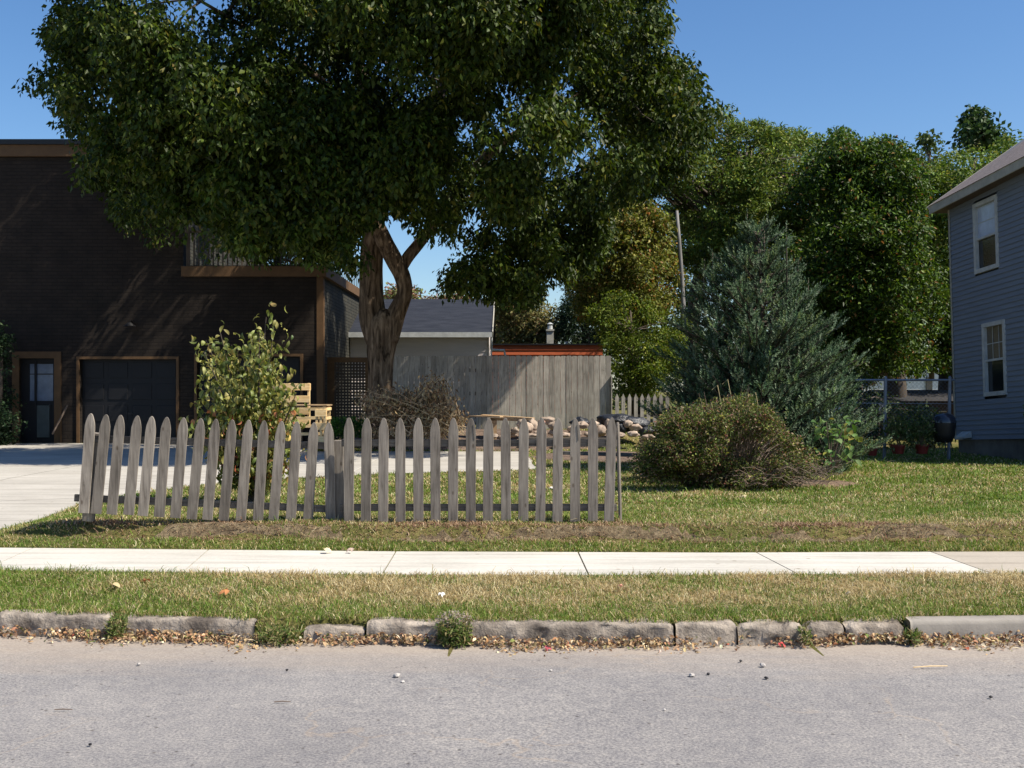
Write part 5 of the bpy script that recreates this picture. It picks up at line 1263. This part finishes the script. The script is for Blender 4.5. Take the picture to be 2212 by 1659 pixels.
# ------------------------------------------------------------------ grass
GREEN = np.array([(.07,.135,.016),(.105,.18,.022),(.15,.225,.035),(.21,.26,.06)]); STRAW = np.array([(.42,.33,.15),(.52,.43,.23),(.36,.26,.12),(.60,.52,.32)]); BROWN = np.array([(.30,.19,.12),(.42,.30,.19),(.17,.10,.06)])
def grass_patch(n, x0f, x1f, y0, y1, hmin, hmax, wd, seed, power=1.0):
    r = np.random.default_rng(seed); u_ = r.random(n)
    # denser near the camera: area grows with y inside the view wedge
    y = y0 + (y1-y0)*u_**power; x = r.uniform(x0f, x1f, n)*y*.5
    f = far_d(x); gm = gapmask(x); ok = ~((y > near_d(x)-.012) & (y < f+.012)) & ~in_drive(x, y) & (y > kerb_d(x) + np.where(gm, -.02, np.where(x > 2.45, .12, .055+.05*wob(x,0*y,3.1))))
    wv_ = .10+.22*np.array([max(0,.55+.9*mnoise.noise(Vector((a_*1.3,7,0)))) for a_ in x]); off_ = y - (f+.27+.05*np.sin(x*2.1)); ok &= ~((off_ > 0) & (off_ < wv_) & (np.abs(x) < 4) & (r.random(n) < .12))
    for (cx_, cy_, rx_, ry_) in SOIL: ok &= ~((((x-cx_)/rx_)**2 + ((y-cy_)/ry_)**2 < .85) & (r.random(n) < .93))
    ok &= ~((np.abs(x) < 30) & (y > 26.3))
    x = x[ok]; y = y[ok]; n = len(x)
    z = gz(x, y); verge = y < near_d(x); f = far_d(x)
    z = np.where(gapmask(x) & (y < kerb_d(x)+.14), kslope(x, y), z)
    pt = np.clip(.5+.9*wob(x, y*1.6, .75), 0, 1); pt2 = np.clip(.5+.8*wob(x+9, y*1.5-3, 2.3), 0, 1)
    vt = np.clip((y-kerb_d(x)-.1)/(near_d(x)-kerb_d(x)-.1), 0, 1)
    ps = np.where(verge, .14+(.10+.66*sm(.10,.42,vt))*(.25+.55*pt+.40*pt2)*sm(-3.6,-1.6,x)+.22*pt2, np.where(y < f+.9, .40+.35*pt, .12+.42*pt+.22*pt2-.15*sm(2.,5.,x)))
    ps = np.where(~verge & (y < f+.22), .28, ps)
    brown = ~verge & (y > f+.24+.06*wob(x,0*y,2.)) & (y < f+.60+.12*wob(x+4,0*y,1.7)) & (r.random(n) < .93*np.clip(.75+.9*wob(x,y,1.2),.1,1)*sm(-4.6,-3.4,x)*(1-.6*sm(3.,4.6,x)))
    rr_ = r.random(n); straw = rr_ < ps
    col = GREEN[r.integers(0,4,n)].copy(); col[straw] = STRAW[r.integers(0,4,int(straw.sum()))]; col[brown] = BROWN[r.integers(0,3,int(brown.sum()))]
    col *= (1+r.normal(0,.16,(n,1))).clip(.5,1.5)
    tall = 1 + .9*(r.random(n) < .03)
    h = r.uniform(hmin, hmax, n)*np.where(straw, .85, 1)*np.where(brown, .8, 1)*(.75+.5*pt2)*tall
    edge = (verge & (y > near_d(x)-.08)) | (~verge & (y < f+.07)); h = h*np.where(edge, 1.15, 1)
    a = r.uniform(0, 2*math.pi, n); lean = r.uniform(.25, 1.5, n)*np.where(straw, 1.35, 1)*np.where(brown, 1.5, 1)
    dx = np.cos(a); dy = np.sin(a); a2 = a + r.uniform(-.6,.6,n)
    w_ = wd*r.uniform(.6,1.4,n)*np.where(brown, 1.5, 1)*(y/9.)**.7
    b = r.uniform(0, 2*math.pi, n); sx_ = np.cos(b)*w_/2; sy_ = np.sin(b)*w_/2
    z0 = z - .004
    p0 = np.stack([x-sx_, y-sy_, z0], 1); p1 = np.stack([x+sx_, y+sy_, z0], 1)
    mx = x+dx*h*lean*.35; my = y+dy*h*lean*.35; mz = z0+h*.62
    p2 = np.stack([mx+sx_*.75, my+sy_*.75, mz], 1); p3 = np.stack([mx-sx_*.75, my-sy_*.75, mz], 1)
    p4 = np.stack([x+np.cos(a2)*h*lean, y+np.sin(a2)*h*lean, z0+h*np.clip(1.05-lean*.35,.35,1)], 1)
    V = np.stack([p0,p1,p2,p3,p4],1).reshape(-1,3); i = np.arange(n)*5
    F = np.concatenate([np.stack([i,i+1,i+2],1), np.stack([i,i+2,i+3],1), np.stack([i+3,i+2,i+4],1)])
    return V, F, np.repeat(col,5,0)
for nm, args in (('grass', (120000, -1.12, 1.12, 6.7, 8.45, .025, .062, .0048, 101)), ('grass', (150000, -1.1, 1.1, 9.2, 12.2, .022, .055, .0052, 102, 1.25)), ('grass', (190000, -1.05, 1.05, 12.0, 30.0, .03, .065, .0080, 103, 1.6))):
    V, F, Cc = grass_patch(*args); o = link_mesh(nm, np_mesh(nm, V, F, Cc), M['grass']); o['kind'] = 'stuff'
    lab = {101:'short dry and green grass of the strip between kerb and pavement', 102:'patchy grass of the bank under the picket fence', 103:'lawn grass of the yard behind the picket fence'}[args[8]]
    tag(o, lab, 'grass')

# leaf litter in the gutter
def litter():
    r = np.random.default_rng(44); n = 8000; x = r.uniform(-4.2,4.4,n); off = np.abs(r.normal(0,1,n))
    wdt = .095*(1+1.3*wob(x*1.3,0*x,1.1)).clip(.22,2.2); y = kerb_d(x) - off*wdt*.75 + .01
    keep = (r.random(n) < np.clip(.60+.7*wob(x*.8+2,0*x,1.),.12,1)); x = x[keep]; y = y[keep]; n = len(x)
    z = -.183 + .008 + np.clip(.055*(1-(kerb_d(x)-y)/.2),0,.06)*r.uniform(.1,1,n)
    P = np.stack([x,y,z],1); D = r.normal(0,1,(n,3))*np.array([1,1,.28]); N = r.normal(0,.5,(n,3))+np.array([0,0,1])
    col = cols_of(n, [(.38,.26,.14),(.50,.37,.21),(.24,.15,.085),(.38,.21,.11),(.62,.52,.36),(.16,.19,.06),(.34,.10,.06)], [5,3,5,1.4,1.2,1,.12], .2, 6)
    V, F, Cc = curved_leaf_arrays(P, D, N, r.uniform(.012,.040,n)*np.where(r.random(n) < .10, 1.8, 1), r.uniform(.006,.020,n)*np.where(r.random(n) < .2, 1.5, 1), col, .55)
    V[:,2] = np.maximum(V[:,2], -.181)
    o = link_mesh('leaf_litter', np_mesh('leaf_litter', V, F, Cc), M['dry']); tag(o, 'dry brown leaves and debris gathered in the gutter against the kerb', 'leaf litter', kind='stuff')
litter()
# weed clumps in the kerb joints
def weed(px0, px1, py0, py1, n, label, pal, seed, top=None):
    r = np.random.default_rng(seed); px_ = (px0+px1)/2; x0 = (px0-CXP)/FX*6.75; x1 = (px1-CXP)/FX*6.75; cx_ = (x0+x1)/2; rw = (x1-x0)/2
    zt1 = EYE-(py0-HOR)/FX*6.75; zb1 = -.17; k = float(kerb_d(cx_))
    a = r.uniform(0,6.283,n); q = r.random(n)**.5; t = r.random(n); P = np.stack([cx_+np.cos(a)*rw*q, k+.02+np.sin(a)*.10*q-.05, zb1+(zt1-zb1)*t*(1-.25*q)], 1)
    V, F, Cc = leaf_arrays(P, r.normal(0,1,(n,3))+np.array([0,-.3,.5]), r.normal(0,.6,(n,3))+np.array([.2,-.3,1]), r.uniform(.02,.055,n), r.uniform(.006,.015,n), cols_of(n, pal, [3]*len(pal)), .2)
    o = link_mesh('weed', np_mesh('weed', V, F, Cc), M['leafsoft'], loc=(cx_, k, zb1)); tag(o, label, 'weed', 'weeds growing in the kerb gaps')
    if top:
        m_ = 480; a = r.uniform(0,6.283,m_); q = r.random(m_)**.5; P = np.stack([cx_+np.cos(a)*rw*1.15*q, k+.05+np.sin(a)*.14*q, zt1+r.uniform(-.03,.03,m_)*(1-q*.3)-.03*q], 1)
        V, F, Cc = leaf_arrays(P, r.normal(0,1,(m_,3))+np.array([0,0,.4]), r.normal(0,.6,(m_,3))+np.array([0,-.3,1]), r.uniform(.010,.022,m_), .008, cols_of(m_, [(.38,.31,.26),(.46,.39,.33),(.26,.2,.15)], [1,1,1]), .2)
        f_ = link_mesh('seed_heads', np_mesh('seed_heads', V, F, Cc), M['dry'], o)
        me = f_.data
    return o
gp = [(.06,.10,.02),(.10,.15,.035),(.16,.19,.06),(.26,.22,.10)]
weed(946, 1018, 1330, 1385, 1300, 'large weed clump with pale dried flower heads spilling over the kerb', gp, 1, top=True)
weed(222, 262, 1335, 1365, 420, 'grassy weeds in the gap right of the leftmost kerb stone', gp, 2)
weed(556, 650, 1352, 1374, 520, 'grassy weeds filling the wide kerb gap left of the sunken stone', gp, 3)
weed(1722, 1742, 1345, 1370, 160, 'small green weed in the narrow gap of the broken kerb', gp, 4)
weed(1950, 1980, 1360, 1385, 220, 'yellowish weed where the old kerb meets the concrete one', gp, 5)

# single fallen leaves on the lawn and pavement edge
spots = [(243,1262,.09,(.62,.48,.27),'pale tan fallen leaf near the left end of the kerbside grass'),(314,1252,.07,(.46,.22,.10),'rust brown fallen leaf beside the tan one on the kerbside grass'),(493,1275,.075,(.55,.24,.10),'orange brown curled leaf on the kerbside grass below the left pickets'),(953,1281,.045,(.75,.73,.70),'small white scrap on the kerbside grass left of centre'),(1340,1264,.05,(.62,.32,.24),'pinkish fallen leaf on the kerbside grass right of centre'),
 (700,1186,.085,(.72,.62,.42),'pale leaf lying at the top edge of the pavement left of centre'),(763,1185,.07,(.55,.42,.34),'crumpled brown leaf beside the pale leaf at the pavement edge'),(1188,1053,.10,(.80,.76,.68),'pale curled scrap on the lawn seen between the right pickets'),(1612,1070,.08,(.55,.46,.26),'tan leaf on the lawn below the round bush'),(1838,1280,.06,(.60,.50,.32),'tan leaf on the kerbside grass near the right'),(179,1148,.06,(.6,.25,.12),'small orange leaf on the grass below the leaning fence'),(563,1375,.10,(.50,.24,.13),'large brown leaf standing in the gutter by the wide kerb gap'),(2108,1235,.04,(.6,.5,.3),'tiny leaf at the far right of the pavement edge'),(1178,1398,.05,(.45,.10,.12),'dark red leaf in the gutter under the longest kerb stone'),(1685,1389,.05,(.62,.10,.10),'bright red scrap in the gutter below the broken kerb stones')]
for i, (px_, py_, L, col, lab) in enumerate(spots):
    z = 0.0 if py_ > 1240 else .1; p = PZ(px_, py_, z)
    for _ in range(4):
        z = float(gz(p.x, p.y)) + .05 if py_ < 1345 else -.165; p = PZ(px_, py_, z)
    a = random.uniform(0, 6.28); P = np.array([tuple(p)]); lobes = [0, .9, -.9]; Vs=[]; Fs=[]; Cs=[]; k0 = 0
    for q, lb in enumerate(lobes):
        V, F, Cc = curved_leaf_arrays(P, np.array([[math.cos(a+lb), math.sin(a+lb), .15]]), np.array([[random.uniform(-.4,.4), -.4, 1]]), np.array([L*(1 if q == 0 else .7)]), np.array([L*.45]), np.array([col])*(1-.07*q), .6)
        V[:,2] += q*.0006; Vs.append(V); Fs.append(F+k0); Cs.append(Cc); k0 += len(V)
    o = link_mesh('fallen_leaf', np_mesh('fallen_leaf', np.concatenate(Vs), np.concatenate(Fs), np.concatenate(Cs)), M['dry'], loc=p); tag(o, lab, 'leaf', 'single fallen leaves')
# pebbles and twigs on the road
peb = [(857,1463,14,'pale pebble'),(1494,1462,12,'tan pebble'),(1648,1440,12,'grey pebble'),(870,1475,8,'small pale pebble'),(1655,1467,9,'dark grey pebble'),(620,1449,6,'dark chip'),(195,1611,8,'dark chip'),(1600,1430,7,'black chip'),(1530,1458,7,'black chip'),(2140,1508,8,'black chip'),(300,1437,8,'whitish chip'),(1190,1450,6,'small brown chip'),(1435,1535,6,'brown chip')]
where = ['left of centre on the road with a hard shadow','right of centre on the road','right of the tan one on the road','just below the bigger pale pebble','between two larger pebbles at the right','near the left third of the road','low at the far left of the road','below the cracked kerb stones','below and left of the grey pebble','alone at the far right of the road','near the left gutter','under the longest kerb stone','alone in the middle of the road']
for i, (a, b, c, l) in enumerate(peb):
    p = PZ(a, b, -.17); o = rock(a, b, c, c*.62, p.y, 200+i, mat=M['pebble'] if 'dark' not in l and 'black' not in l else M['black'], nm='pebble', lab=l+' '+where[i], cat='pebble', grp='loose pebbles on the road')
    o.location.z = -.168 + c*.25/FX*p.y
for a, b, l_, an, lab in ((137,1533,.085,0,'dark flat twig near the left edge of the road'),(610,1516,.08,.05,'reddish brown twig on the road below the left kerb gap'),(2010,1440,.20,.15,'long pale straw lying on the road at the right'),(2270,1470,.1,-.2,'short twig at the right end of the road')):
    p = PZ(a, b, -.163); v = Vector((math.cos(an), math.sin(an), 0))*l_/2; o = MB().tube([p-v, p+Vector((0,0,.003)), p+v], [.0025,.003,.002], 6).build('twig', M['twig'] if 'pale' not in lab else M['newwood'], loc=p); tag(o, lab, 'twig', 'twigs on the road')
